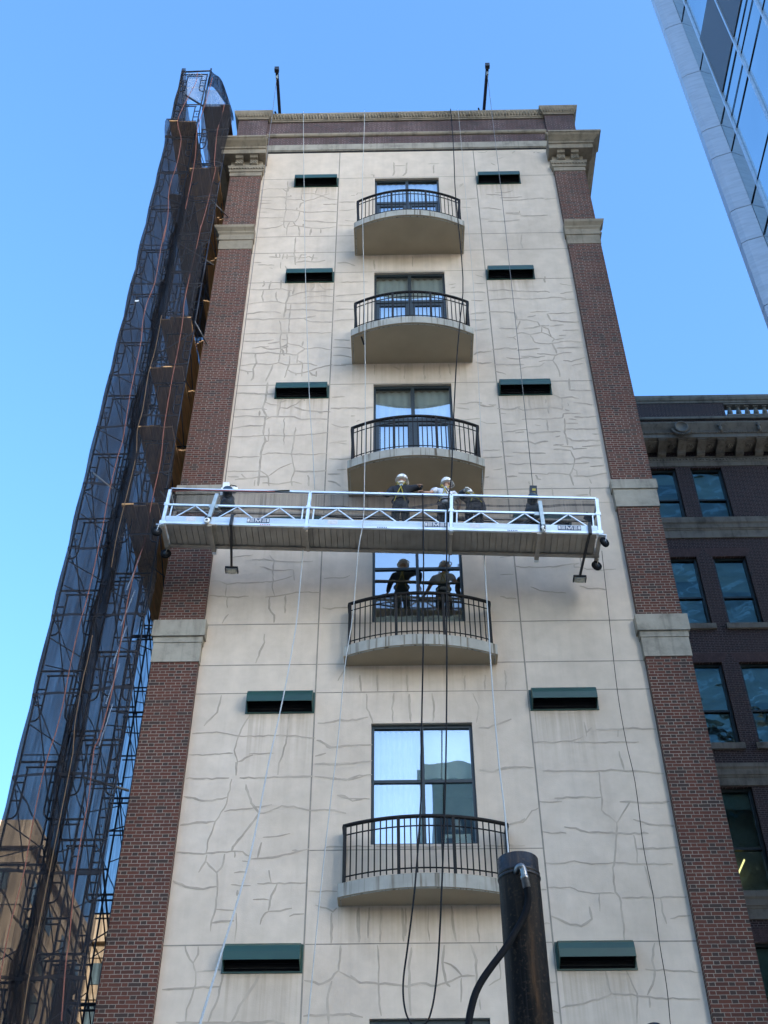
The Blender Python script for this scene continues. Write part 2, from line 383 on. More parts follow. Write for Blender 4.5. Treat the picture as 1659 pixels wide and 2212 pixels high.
# stucco front with openings and reveals
b = MB()
zs = sorted([0.0, 34.71] + [z for p in WIN for z in p])
xs = [XL, WX0, WX1, XR]
for z0, z1 in zip(zs, zs[1:]):
    for x0, x1 in zip(xs, xs[1:]):
        if x0 == WX0 and any(a <= z0+1e-6 and z1 <= c+1e-6 for a, c in WIN): continue
        b.quad((x0,0,z0), (x1,0,z0), (x1,0,z1), (x0,0,z1))
D = .16
for a, c in WIN:
    b.quad((WX0,0,a), (WX0,0,c), (WX0,D,c), (WX0,D,a)); b.quad((WX1,0,c), (WX1,0,a), (WX1,D,a), (WX1,D,c))
    b.quad((WX0,0,c), (WX1,0,c), (WX1,D,c), (WX0,D,c)); b.quad((WX0,0,a), (WX0,D,a), (WX1,D,a), (WX1,0,a))
    # raised band round the opening that hides the joint of wall and inner leaf
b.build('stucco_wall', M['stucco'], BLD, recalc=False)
# brick side walls, back wall, roof
b = MB(); b.box(-4.84, -4.5, .3, 20, 0, 36.4); b.box(5.32, 5.66, .3, 20, 0, 36.4); b.box(-4.5, 5.32, 19.6, 20, 0, 36.4)
b.build('side_wall', M['brick'], BLD)
b = MB(); b.box(-4.49, 5.31, .36, 19.59, 35.2, 35.5); b.build('roof', M['concrete'], BLD)
# piers
for x0, x1 in ((PL, XL), (XR, PR)):
    b = MB(); b.box(x0, x1, -.15, .3, 0, 33.12); b.build('brick_pier', M['brick'], BLD)
# slim dark brick return beside each pier
CAPS = [(XR, PR, 19.36, 'plain'), (XR, PR, 15.34, 'plain2'), (XL, PL, 19.36, 'plain'), (XL, PL, 15.34, 'plain2'), (XR, PR, 29.36, 'corbel'), (XL, PL, 29.36, 'corbel'), (XR, PR, 10.2-9.3, 'plain2'), (XL, PL, 10.2-9.3, 'plain2')]
for xa, xb, z, kind in CAPS:
    x0, x1 = min(xa, xb), max(xa, xb)
    b = MB()
    if kind == 'corbel':
        lev = [(z, .012), (z+.42, .012), (z+.421, .035), (z+.66, .035), (z+.70, .06), (z+.72, .075), (z+.76, .08), (z+.80, .11), (z+.86, .16), (z+.92, .175), (z+.95, .18)]
        b.loft(x0, x1, -.15, -.005, lev, True, True, 9. if xa < 0 else .035, .035 if xa < 0 else 9.); b.loft(x0+.02 if xa < 0 else x0, x1 if xa < 0 else x1-.02, .31, 2.0, [(q, e+.02) for q, e in lev])
    elif kind == 'plain2':
        lev = [(z, .02), (z+.46, .02), (z+.461, .035), (z+.60, .035), (z+.601, .075), (z+1.0, .075)]
        b.loft(x0, x1, -.15, .25, lev)
    else:
        lev = [(z, .03), (z+.52, .03), (z+.521, .06), (z+.80, .06)]
        b.loft(x0, x1, -.15, .25, lev)
    b.build('pier_band', M['stone_band'] if kind != 'corbel' else M['stone'], BLD)
# crowning entablature over each pier, returning along the sides
LEV = [(33.12, .02), (33.32, .02), (33.321, .045), (33.36, .05), (33.52, .085), (33.58, .10), (33.581, .02), (33.93, .02), (33.931, .30), (34.13, .31), (34.15, .35), (34.20, .35), (34.21, .33), (34.24, .35), (34.30, .42), (34.36, .50), (34.42, .55), (34.425, .57), (34.50, .57)]
for x0, x1, left in ((PL, XL, 1), (XR, PR, 0)):
    b = MB(); b.loft(x0, x1, -.15, -.004, LEV, True, True, 9. if left else .12, .12 if left else 9.)
    if left: b.loft(x0+.05, x0+.5, .002, 19.8, LEV, True, False)
    else: b.loft(x1-.5, x1-.05, .002, 19.8, LEV, False, True)
    b.build('entablature', M['stone'], BLD)
    for xc in ((x0+.24), (x1-.24)):
        b = MB(); w_ = .115
        prof = [(-.166, 33.60), (-.26, 33.60), (-.30, 33.66), (-.27, 33.74), (-.29, 33.82), (-.36, 33.84), (-.40, 33.928), (-.166, 33.928)]
        b.profx(prof, xc-w_, xc+w_)
        # scale ornament on the face
        for iz in range(4):
            for ix in range(3 if iz % 2 == 0 else 2):
                cx = xc - .07 + ix*.07 + (.035 if iz % 2 else 0)
                b.lathe([(.006, -.012), (.034, -.004), (.030, .006), (.008, .012)], (cx, -.292 if iz < 2 else -.285, 33.645+iz*.055), 8, (0,-1,.1))
        b.build('modillion', M['stone'], BLD)
    # carved leaf course
    b = MB()
    k = int((x1-x0+.12)/.085)
    for i in range(k+1):
        x = x0-.05+i*(x1-x0+.10)/k
        b.lathe([(.004, -.02), (.034, -.008), (.034, .008), (.004, .022)], (x, -.15-.078, 33.45), 8, (0,-1,.25))
    b.build('carved_leaf_course', M['stone'], BLD)
    # brick attic block and its ledge and cap
    b = MB(); b.box(x0, x1, -.15, .5, 34.50, 36.5)
    b.build('attic_block', M['brick_top'], BLD)
    b = MB(); b.loft(x0, x1, -.15, .505, [(35.12, .012), (35.121, .05), (35.17, .09), (35.24, .09), (35.25, .012)]); b.build('stone_ledge', M['stone'], BLD)
    b = MB(); b.loft(x0, x1, -.15, .6, [(36.44, .02), (36.441, .04), (36.48, .04), (36.50, .06), (36.52, .06), (36.56, .09), (36.64, .13), (36.73, .155), (36.78, .16)])
    n = 12
    for i in range(n):
        x = x0-.06+(i+.5)*(x1-x0+.12)/n
        b.tube([(x, -.15-.068, 36.54), (x, -.15-.10, 36.61), (x, -.15-.125, 36.69)], .022, 6)
    b.build('coping', M['stone'], BLD)
# parapet between the blocks
b = MB(); b.box(XL+.003, XR-.003, -.03, .34, 35.05, 36.5); b.build('parapet', M['brick_top'], BLD)
b = MB(); b.box(XL+.003, XR-.003, -.055, .30, 34.74, 35.05); b.box(XL+.003, XR-.003, -.035, .3, 34.70, 34.739)
for x in (-2.7, -1.3, .1, 1.6, 3.1): pass
b.build('stone_frieze', M['stone_band'], BLD)
b = MB(); b.box(XL+.003, XR-.003, -.012, .2, 34.640, 34.70); b.build('shadow_strip', M['black'], BLD)  # black strip put in as the shadow line under the frieze
b = MB(); b.profx([(-.034, 35.52), (-.07, 35.53), (-.10, 35.57), (-.105, 35.62), (-.09, 35.68), (-.05, 35.70), (-.034, 35.70)], XL+.004, XR-.004); b.build('stone_ledge', M['stone'], BLD)
b = MB(); b.profx([(-.034, 36.44), (-.07, 36.44), (-.075, 36.48), (-.10, 36.50), (-.11, 36.54), (-.15, 36.64), (-.185, 36.70), (-.19, 36.76), (.38, 36.76), (.38, 36.5), (-.034, 36.5)], XL+.004, XR-.004)
n = 92
for i in range(n):
    x = XL+.06+(i+.5)*(XR-XL-.12)/n
    b.tube([(x, -.118, 36.54), (x, -.148, 36.61), (x, -.170, 36.675)], .022, 6)
b.build('coping', M['stone'], BLD)
for x in (-3.2, -2.1, -1.0, .15, 1.3, 2.4, 3.6):
    b = MB(); b.box(x-.006, x+.006, -.193, -.1, 36.50, 36.762); b.build('coping_joint', M['joint'], BLD)
for x in (-2.7, -1.3, .1, 1.6, 3.1):
    b = MB(); b.box(x-.006, x+.006, -.058, -.05, 34.741, 35.049); b.build('frieze_joint', M['joint'], BLD)

# control joints
b = MB()
def strip(b, pts, wd, y=-.003):
    """flat ribbon on the wall plane through (x,z) points, with a wandering width"""
    P = [Vector((x, 0, z)) for x, z in pts]; L_ = []; R_ = []
    for i, p in enumerate(P):
        d = (P[min(i+1, len(P)-1)] - P[max(i-1, 0)]); d.normalize(); nn = Vector((-d.z, 0, d.x))
        w_ = wd[i] if isinstance(wd, list) else wd
        L_.append(b.bm.verts.new(p + nn*w_/2 + Vector((0, y, 0)))); R_.append(b.bm.verts.new(p - nn*w_/2 + Vector((0, y, 0))))
    for i in range(len(P)-1): b._f([L_[i], L_[i+1], R_[i+1], R_[i]])
def hj(z, x0, x1, wd=.022, y=-.003): strip(b, [(x0, z), (x0*.6+x1*.4, z+.004), (x1, z)], wd, y)
for x in (-1.645, 2.465):
    strip(b, [(x, 34.63), (x+.006, 25), (x-.004, 15), (x, 0)], .028)
BALX0, BALX1 = -1.10, 1.915
for z in (33.16, 30.14, 29.35, 28.40, 25.68, 23.76, 20.09, 16.36, 15.35, 14.68, 9.705):
    spans = [(XL, -1.66)]
    if z != 28.40 and z != 25.68: pass
    spans += [(2.48, XR)]
    inside = any(a < z < c for a, c in WIN)
    for s_ in spans:
        if z == 28.40 and s_[0] < 0: hj(27.98, *s_); continue
        if z == 28.40: hj(27.98, 2.48, XR); continue
        if z == 25.68: continue
        hj(z, *s_)
    if z == 25.68: continue
    if inside or z in (16.36,):
        hj(z, -1.63, WX0, .018); hj(z, WX1, 2.45, .018)
    elif z in (30.14, 29.35, 15.35): 
        hj(z, -1.63, BALX0, .018); hj(z, BALX1, 2.45, .018)
    else: hj(z, -1.63, 2.45, .018)
hj(11.38, -1.63, 2.45, .018)
j = b.build('control_joint', M['joint'], BLD, recalc=False); j['kind'] = 'stuff'
# filled cracks, traced from the wall
CR = [[[-3.96,32.58],[-3.72,32.66],[-3.31,32.63],[-3.18,32.65],[-3.11,32.65],[-2.94,32.75]],[[-3.31,32.63],[-3.18,32.47],[-3.15,32.51],[-3.12,32.74]],[[-3.18,33.05],[-3.16,32.7],[-3.17,32.45],[-3.15,32.09],[-3.18,31.97],[-3.14,31.49],[-3.18,31.1],
[-3.18,30.79],[-3.13,30.6],[-3.06,30.57],[-3.05,30.19]],[[-3.97,32.2],[-3.58,32.2],[-3.24,32.18],[-3.18,32.21],[-3.04,32.2],[-3.05,32.29]],[[-3.24,32.18],[-3.16,32.05],[-2.73,32.04],[-2.63,31.95],[-2.33,32.06],[-2.08,32.24],[-1.89,32.33]],[[-2.76,
32.34],[-2.47,32.38],[-2.31,32.32],[-2.08,32.18],[-1.9,32.05],[-1.65,32.01]],[[-2.71,32.7],[-2.72,32.4],[-2.72,32.03]],[[-2.28,32.67],[-2.31,32.36]],[[-2.0,32.64],[-1.99,32.4],[-2.02,32.34]],[[-3.96,32.04],[-3.6,32.02]],[[-3.93,31.86],[-3.59,
31.88]],[[-3.95,31.64],[-3.67,31.6],[-3.47,31.53],[-3.15,31.51],[-2.83,31.49],[-2.72,31.42],[-2.55,31.39]],[[-2.77,31.6],[-2.72,31.83],[-2.63,31.89]],[[-2.83,31.49],[-2.83,31.62]],[[-2.65,31.36],[-2.21,31.38],[-1.99,31.4],[-1.63,31.36]],[[-2.07,
31.77],[-1.65,31.76]],[[-3.95,31.42],[-3.69,31.41]],[[-3.94,31.13],[-3.62,31.11],[-3.21,31.12]],[[-3.27,30.92],[-2.85,30.89],[-2.77,31.07],[-2.74,31.4]],[[-2.63,30.94],[-2.3,30.91],[-1.98,30.84],[-1.64,30.81]],[[-3.0,30.88],[-3.05,30.71],[-3.06,
30.56]],[[-2.89,30.86],[-2.83,30.71]],[[-3.88,30.58],[-3.65,30.57],[-3.31,30.64],[-3.19,30.76]],[[-3.05,30.63],[-2.84,30.7],[-2.64,30.64],[-2.29,30.54],[-2.1,30.52],[-1.84,30.55],[-1.65,30.6]],[[-2.73,30.65],[-2.69,30.18]],[[-2.37,30.54],[-2.39,
30.18]],[[-2.1,30.52],[-2.09,30.29]],[[-2.61,30.78],[-2.6,30.64]],[[-2.79,30.1],[-2.8,29.81],[-2.79,29.52],[-2.8,29.34],[-2.76,29.05],[-2.75,28.91],[-2.73,28.78]],[[-1.61,31.87],[-1.13,31.87]],[[-1.6,31.44],[-1.32,31.44],[-1.1,31.5]],[[-1.43,
30.94],[-1.26,30.88],[-1.09,30.88]],[[-1.6,30.69],[-1.17,30.64]],[[-1.6,28.84],[-1.35,28.86],[-1.2,28.78],[-1.09,28.69]],[[-1.25,32.2],[-1.15,32.21]],[[-1.11,32.23],[-1.07,32.35],[-0.98,32.35],[-0.88,32.34]],[[-0.69,33.33],[-0.6,33.33],[-0.59,
33.18]],[[-3.49,29.19],[-3.28,29.16],[-3.2,29.16]],[[-3.3,29.31],[-3.28,29.16]],[[-3.2,29.31],[-3.19,29.12]],[[-3.08,29.31],[-3.11,29.05]],[[-2.99,29.3],[-2.99,29.06]],[[-3.1,29.17],[-2.98,29.17],[-2.77,29.18],[-2.77,29.11]],[[-2.77,29.49],[-2.79,
29.31],[-2.75,28.98],[-2.74,28.78]],[[-2.65,29.04],[-2.6,29.26],[-2.45,29.25]],[[-2.74,29.11],[-2.44,29.12],[-2.38,29.18],[-2.32,29.11],[-2.13,29.09]],[[-2.24,29.28],[-2.3,28.94]],[[-2.73,28.89],[-2.49,28.95],[-2.31,28.91],[-2.08,28.91],[-1.92,
28.98]],[[-3.93,28.94],[-3.68,28.92]],[[-3.78,28.82],[-3.32,28.78]],[[-3.15,28.92],[-3.13,28.62]],[[-3.45,28.67],[-3.35,28.61]],[[-3.02,28.74],[-2.93,28.54]],[[-3.55,28.08],[-3.54,27.91],[-3.57,27.8]],[[-3.36,28.07],[-3.39,27.68]],[[-3.08,28.07],
[-3.08,27.71]],[[-3.94,27.68],[-3.65,27.67],[-3.36,27.68],[-3.02,27.7],[-2.87,27.62],[-2.77,27.61]],[[-2.72,28.06],[-2.71,27.85],[-2.74,27.44]],[[-2.82,27.35],[-2.6,27.48],[-2.37,27.57],[-2.09,27.55],[-1.86,27.56]],[[-2.18,28.05],[-2.18,27.78],
[-2.25,27.6]],[[-2.09,28.02],[-2.04,27.83],[-1.89,27.64],[-1.66,27.63]],[[-3.53,27.64],[-3.56,27.39],[-3.51,27.13]],[[-3.18,27.59],[-3.19,27.38],[-3.13,27.14]],[[-2.85,27.62],[-2.84,27.37],[-2.9,27.09],[-2.9,26.72],[-2.93,26.43]],[[-2.45,27.28],
[-2.31,27.32],[-2.03,27.33]],[[-2.02,27.36],[-1.63,27.32]],[[-3.94,27.05],[-3.56,27.11],[-3.3,27.15],[-3.1,27.12],[-2.92,27.05],[-2.52,27.04],[-2.15,27.08],[-1.81,27.04],[-1.62,27.02]],[[-3.93,26.62],[-3.64,26.68],[-3.41,26.71],[-3.16,26.69],
[-3.01,26.63]],[[-2.88,26.77],[-2.45,26.78],[-2.23,26.76],[-1.94,26.7],[-1.63,26.69]],[[-2.77,27.04],[-2.78,26.49],[-2.76,25.82]],[[-3.93,26.42],[-3.48,26.37],[-3.11,26.4],[-2.66,26.39],[-2.35,26.41],[-2.09,26.5]],[[-2.39,26.39],[-2.23,26.25],
[-1.98,26.24],[-1.63,26.23]],[[-3.05,26.34],[-2.98,26.13],[-2.96,25.78],[-2.96,25.47],[-2.92,25.13],[-2.95,24.62]],[[-3.95,25.79],[-3.49,25.81],[-2.96,25.8],[-2.3,25.8],[-1.91,25.78],[-1.62,25.8]],[[-2.94,25.54],[-2.78,25.52]],[[-2.8,25.77],
[-2.78,25.38],[-2.78,24.97]],[[-3.93,25.5],[-3.47,25.48],[-3.13,25.53]],[[-3.27,25.38],[-2.97,25.45]],[[-3.66,25.21],[-3.45,25.25],[-3.24,25.26]],[[-3.43,25.25],[-3.28,25.16],[-2.93,25.18]],[[-2.77,25.37],[-2.47,25.28],[-2.31,25.15],[-1.97,25.18],
[-1.61,25.09]],[[-2.37,25.46],[-2.39,25.26]],[[-2.92,25.23],[-2.79,25.32],[-2.77,25.23],[-2.9,25.19]],[[-3.93,25.03],[-3.55,24.99],[-3.25,25.03],[-3.03,24.98],[-2.81,24.97],[-2.51,24.91],[-2.45,24.99],[-2.31,25.15]],[[-2.9,25.17],[-2.83,24.89]],
[[-2.48,24.92],[-2.49,24.59]],[[-2.68,24.89],[-2.67,24.66],[-2.71,24.37],[-2.77,24.04]],[[-3.57,24.99],[-3.51,24.63],[-3.57,24.38],[-3.55,24.04],[-3.6,23.94]],[[-3.93,24.53],[-3.6,24.58],[-3.41,24.57],[-3.14,24.55],[-2.95,24.63],[-2.73,24.52],
[-2.46,24.55],[-2.22,24.58],[-1.97,24.48]],[[-2.47,24.69],[-2.35,24.59],[-2.34,24.07]],[[-3.93,24.37],[-3.7,24.28],[-3.56,24.29]],[[-3.7,24.28],[-3.69,24.18]],[[-2.69,24.32],[-2.55,24.2],[-2.39,24.19],[-2.18,24.25],[-1.97,24.39],[-1.6,24.51]],
[[-2.5,24.2],[-2.49,24.11]],[[-2.15,24.25],[-2.09,24.13],[-1.98,24.08],[-1.99,24.27]],[[-3.09,24.54],[-3.14,24.25],[-3.23,23.91]],[[-3.18,23.87],[-3.18,23.49],[-3.19,23.21],[-3.24,22.92],[-3.14,22.67],[-3.16,22.29],[-3.15,21.97]],[[-3.92,23.47],
[-3.67,23.48],[-3.2,23.43],[-2.88,23.45]],[[-2.81,23.44],[-2.82,23.01],[-2.86,22.62]],[[-3.19,23.14],[-3.04,23.05],[-2.82,23.02]],[[-2.64,23.43],[-2.78,23.22]],[[-2.25,23.43],[-2.24,23.16]],[[-2.78,23.14],[-2.67,23.2]],[[-2.81,22.94],[-2.64,
22.91],[-2.44,23.04],[-2.29,23.23]],[[-2.49,22.95],[-2.27,22.84],[-1.81,22.77],[-1.59,22.75]],[[-1.9,22.74],[-1.78,22.72]],[[-3.94,22.88],[-3.63,22.89],[-3.24,22.92],[-3.13,22.87]],[[-3.31,22.84],[-3.3,22.65]],[[-3.94,22.63],[-3.61,22.65],[-3.3,
22.63],[-3.04,22.6]],[[-3.13,22.52],[-2.99,22.61],[-2.7,22.6],[-2.47,22.6],[-2.27,22.5],[-1.93,22.52],[-1.62,22.49]],[[-2.7,22.56],[-2.67,21.98],[-2.65,21.62]],[[-3.94,22.21],[-3.58,22.3],[-3.17,22.31]],[[-3.04,22.23],[-3.02,21.77]],[[-2.4,22.22],
[-2.43,21.76],[-2.46,21.33],[-2.36,20.76],[-2.42,20.45],[-2.39,20.28]],[[-3.92,21.94],[-3.55,21.93],[-3.15,21.97],[-2.84,21.95],[-2.44,21.94],[-2.03,21.98],[-1.62,22.03]],[[-3.1,21.74],[-3.02,21.77]],[[-3.12,21.94],[-3.1,21.77],[-3.17,21.41],
[-3.16,20.81],[-3.16,20.3]],[[-3.95,21.26],[-3.65,21.24],[-3.19,21.25]],[[-3.17,21.31],[-2.93,21.37],[-2.46,21.33],[-2.0,21.29],[-1.62,21.33]],[[-3.93,20.79],[-3.56,20.77],[-3.15,20.78],[-2.96,20.62],[-2.91,20.29]],[[-2.95,20.62],[-2.68,20.87],
[-2.43,21.02]],[[-2.38,20.75],[-2.03,20.74],[-1.61,20.75]],[[-3.71,20.51],[-3.32,20.54],[-3.14,20.59],[-2.96,20.58]],[[-3.87,20.62],[-3.62,20.59]],[[-3.58,20.68],[-3.44,20.54]],[[-3.25,20.5],[-3.25,20.3]],[[-3.07,20.4],[-2.7,20.35],[-2.34,20.42],
[-2.17,20.34]],[[-2.04,20.63],[-2.01,20.27]],[[-1.58,28.84],[-1.33,28.85],[-1.09,28.69]],[[-1.46,27.95],[-1.11,27.96],[-0.73,27.95]],[[-1.58,27.34],[-1.22,27.4],[-0.67,27.43]],[[-1.58,27.11],[-1.1,27.08],[-0.93,27.08]],[[-1.6,26.73],[-1.38,26.77],
[-1.09,26.75]],[[-1.6,26.26],[-1.31,26.32],[-1.07,26.31]],[[-1.58,25.49],[-1.17,25.47]],[[-1.59,25.2],[-1.23,25.16],[-1.11,25.15]],[[-1.59,24.88],[-1.39,24.87],[-1.12,24.78]],[[-1.38,24.52],[-1.08,24.51]],[[-1.58,24.5],[-1.25,24.46]],[[-1.57,
23.29],[-1.25,23.29]],[[-1.58,22.88],[-1.39,22.87],[-1.24,22.9],[-1.03,22.88],[-0.77,22.86],[-0.57,22.9]],[[-1.57,22.33],[-1.38,22.22],[-1.14,22.22]],[[-1.58,21.67],[-1.42,21.7],[-1.18,21.63]],[[-1.39,21.74],[-1.18,21.74]],[[-1.58,21.15],[-1.3,
21.13],[-1.08,21.15]],[[-1.6,20.66],[-1.3,20.65]],[[-1.58,20.42],[-1.41,20.38],[-1.28,20.24]],[[-1.1,22.59],[-1.0,22.6]],[[-0.96,22.39],[-0.88,22.45]],[[-1.39,20.79],[-1.17,20.8]],[[-3.63,18.16],[-3.39,18.2],[-3.12,18.24]],[[-3.14,18.09],[-2.89,
18.11],[-2.69,18.05],[-2.39,18.04],[-2.12,18.01],[-1.82,18.04]],[[-2.77,18.22],[-2.66,18.07],[-2.68,17.92],[-2.65,17.52],[-2.66,17.32],[-2.59,17.1]],[[-2.95,17.91],[-2.69,17.81],[-2.44,17.78],[-2.24,17.81]],[[-2.24,17.81],[-2.2,17.51]],[[-3.95,
17.52],[-3.78,17.51],[-3.6,17.42],[-3.47,17.46],[-3.04,17.47],[-2.71,17.49],[-2.49,17.53],[-2.24,17.64]],[[-3.62,17.4],[-3.61,17.11]],[[-3.95,17.14],[-3.57,17.09],[-3.35,17.08],[-3.13,17.1]],[[-3.57,17.08],[-3.57,16.88],[-3.54,16.8]],[[-3.52,
16.63],[-3.62,16.39]],[[-2.79,17.08],[-2.58,17.1],[-2.36,17.13],[-2.14,17.2],[-1.62,17.17]],[[-2.7,17.07],[-2.69,16.78],[-2.57,16.59],[-2.56,16.4]],[[-2.36,17.12],[-2.35,16.64]],[[-1.59,17.54],[-1.38,17.57],[-1.16,17.57],[-1.03,17.63]],[[-1.58,
16.78],[-1.42,16.74],[-1.23,16.76],[-1.01,16.77]],[[-2.74,16.11],[-2.72,15.9],[-2.79,15.69],[-2.86,15.39]],[[-3.47,14.65],[-3.48,14.47],[-3.52,14.26],[-3.74,13.95]],[[-2.87,14.21],[-2.99,13.96],[-3.07,13.71],[-3.11,13.41],[-3.04,13.16],[-3.04,
12.89]],[[-3.95,13.79],[-3.48,13.82],[-3.27,13.78],[-3.05,13.71],[-2.67,13.72],[-2.27,13.73],[-1.97,13.71],[-1.61,13.66]],[[-2.12,14.22],[-2.14,14.0],[-2.14,13.74],[-2.18,13.45],[-2.26,13.13],[-2.27,12.88]],[[-3.97,13.33],[-3.63,13.32],[-3.14,
13.35]],[[-3.02,13.16],[-2.91,13.23],[-2.76,13.31]],[[-2.84,13.33],[-2.38,13.34]],[[-1.58,13.98],[-1.38,13.99],[-1.16,14.05],[-0.97,14.04]],[[-1.59,13.62],[-1.47,13.55],[-1.31,13.45],[-1.15,13.47],[-0.96,13.5]],[[-1.59,13.28],[-1.4,13.33]],[[-1.59,
13.11],[-1.18,13.1],[-0.95,13.12]],[[-1.08,15.28],[-1.22,14.95]],[[-3.06,13.16],[-3.04,12.88]],[[-3.98,12.83],[-3.48,12.82],[-3.16,12.83]],[[-2.98,12.83],[-2.43,12.83],[-1.98,12.84],[-1.62,12.85]],[[-3.12,12.81],[-3.13,12.59],[-3.19,12.22],[-3.33,
11.96],[-3.42,11.62],[-3.44,11.33]],[[-2.85,12.69],[-2.71,12.31],[-2.56,12.1],[-2.84,11.66],[-2.97,11.45],[-3.0,11.38]],[[-3.98,12.46],[-3.8,12.44],[-3.68,12.37],[-3.43,12.36],[-3.16,12.44]],[[-3.19,12.16],[-2.88,12.19],[-2.53,12.24],[-2.34,
12.28]],[[-2.56,12.1],[-2.39,12.14],[-2.17,12.24],[-1.95,12.24],[-1.63,12.15],[-1.3,12.16],[-1.01,12.09]],[[-3.98,11.9],[-3.66,11.93],[-3.33,11.96]],[[-2.47,11.65],[-2.16,11.65],[-1.98,11.71]],[[-4.0,11.36],[-3.48,11.34],[-3.16,11.37],[-2.99,
11.38],[-2.79,11.36],[-2.67,11.28]],[[-2.48,11.53],[-2.53,11.23]],[[-2.8,11.19],[-2.67,11.18]],[[-2.64,11.23],[-2.35,11.24],[-2.07,11.3],[-1.86,11.35],[-1.64,11.41]],[[-1.94,11.39],[-1.82,11.37]],[[-2.94,11.36],[-2.93,11.26]],[[-3.42,11.31],
[-3.43,11.18],[-3.53,10.99]],[[-3.42,11.18],[-3.21,10.99],[-3.13,11.08],[-3.11,11.33]],[[-3.21,10.99],[-3.18,10.74],[-3.17,10.32],[-3.22,10.12],[-3.22,9.94]],[[-3.98,10.83],[-3.81,10.77],[-3.65,10.71],[-3.42,10.69],[-3.19,10.73]],[[-2.92,10.98],
[-2.72,10.99]],[[-2.96,10.76],[-2.61,10.74]],[[-2.49,10.77],[-2.21,10.78],[-1.66,10.78]],[[-2.32,11.01],[-2.26,10.79]],[[-2.16,10.76],[-2.24,10.55],[-2.28,10.29]],[[-2.55,10.49],[-2.28,10.48]],[[-2.28,10.28],[-2.35,10.22],[-2.4,10.05]],[[-2.28,
10.28],[-2.08,10.29],[-1.88,10.33]],[[-1.92,10.2],[-1.67,10.23]],[[-3.16,10.32],[-2.85,10.3]],[[-3.21,10.08],[-3.07,10.11],[-2.84,10.12]],[[-2.83,10.67],[-2.83,10.56]],[[-2.81,10.25],[-2.8,9.97],[-2.8,9.75]],[[-1.6,13.11],[-1.21,13.09],[-0.72,
13.13]],[[-1.59,12.85],[-1.22,12.79],[-0.97,12.77],[-0.71,12.83]],[[-1.6,13.28],[-1.4,13.33]],[[-1.17,12.46],[-1.04,12.43],[-0.9,12.34],[-0.71,12.36]],[[-1.62,10.63],[-1.38,10.63],[-1.12,10.62]],[[-1.48,10.38],[-1.3,10.32],[-1.19,10.27],[-1.12,
10.33]],[[-1.2,10.25],[-1.2,9.72]],[[-0.75,10.33],[-0.73,9.73]],[[-3.62,9.69],[-3.56,9.54],[-3.45,9.41],[-3.39,9.56],[-3.4,9.69]],[[-3.45,9.41],[-3.39,9.25],[-3.37,9.05],[-3.47,8.68],[-3.47,8.45]],[[-3.39,9.25],[-3.25,9.29],[-2.93,9.29]],[[-3.9,
8.99],[-3.51,9.01],[-2.98,9.02]],[[-2.94,9.27],[-2.99,8.87],[-3.12,8.45]],[[-2.33,9.26],[-2.43,9.04],[-2.6,8.77],[-2.75,8.45]],[[-3.63,8.46],[-3.05,8.46],[-2.46,8.45],[-2.07,8.46],[-1.89,8.43]],[[-1.04,9.69],[-1.07,9.27],[-1.23,9.09],[-1.38,
9.05],[-1.62,9.11]],[[-1.07,9.26],[-0.91,9.17],[-0.7,9.07]],[[-1.18,9.09],[-1.23,8.81],[-1.2,8.42]],[[-1.61,8.55],[-1.33,8.56],[-1.05,8.56],[-0.89,8.56],[-0.7,8.53]],[[3.58,29.93],[3.54,29.62],[3.56,29.39]],[[2.19,28.19],[2.4,28.07]],[[2.14,
27.82],[2.43,27.79]],[[3.14,28.07],[3.15,27.89]],[[3.55,28.06],[3.58,27.81]],[[4.06,28.07],[4.03,27.92],[4.04,27.79]],[[4.42,27.74],[4.75,27.63]],[[2.47,27.5],[2.61,27.48],[2.88,27.51],[3.21,27.44],[3.81,27.39],[3.99,27.42],[4.12,27.35]],[[4.39,
27.3],[4.55,27.34],[4.75,27.37]],[[2.02,27.41],[2.21,27.43],[2.41,27.38]],[[2.46,27.06],[2.97,27.11],[3.18,27.12],[3.48,27.08],[3.96,27.1],[4.14,27.14],[4.38,27.14],[4.53,27.08]],[[4.39,27.02],[4.75,27.04]],[[2.01,27.06],[2.34,27.04]],[[2.45,
26.56],[2.9,26.55],[3.11,26.51],[3.16,26.39],[3.15,26.2]],[[3.52,26.52],[3.73,26.53],[4.03,26.53]],[[3.97,26.44],[4.4,26.45],[4.75,26.49]],[[3.97,26.44],[4.03,26.16],[4.45,26.08],[4.76,26.08]],[[1.95,26.47],[2.13,26.52],[2.4,26.54]],[[1.94,26.22],
[2.38,26.22]],[[3.43,26.31],[3.66,26.38]],[[3.16,26.22],[3.41,26.19],[3.69,26.1],[3.72,25.93],[3.97,25.95]],[[3.98,25.92],[4.35,25.96]],[[3.24,26.17],[3.17,25.97],[3.14,25.84]],[[2.68,25.86],[3.17,25.83]],[[3.32,25.84],[3.55,25.86],[3.73,25.93]],
[[3.78,25.9],[3.74,25.67],[3.9,25.57],[4.05,25.41],[3.97,25.26]],[[3.76,25.93],[3.93,25.81],[3.98,25.48]],[[4.3,25.75],[4.72,25.74]],[[2.03,25.78],[2.21,25.83],[2.42,25.85]],[[3.11,25.64],[3.25,25.68],[3.44,25.59],[3.74,25.67]],[[3.44,25.59],
[3.54,25.27],[3.73,25.22],[3.97,25.21],[4.37,25.31],[4.76,25.25]],[[4.17,25.52],[4.36,25.54]],[[4.04,25.37],[4.29,25.41]],[[2.83,25.49],[3.0,25.47],[3.09,25.55]],[[3.0,25.47],[3.08,25.38]],[[3.97,25.23],[4.04,24.94],[4.04,24.81]],[[2.42,25.02],
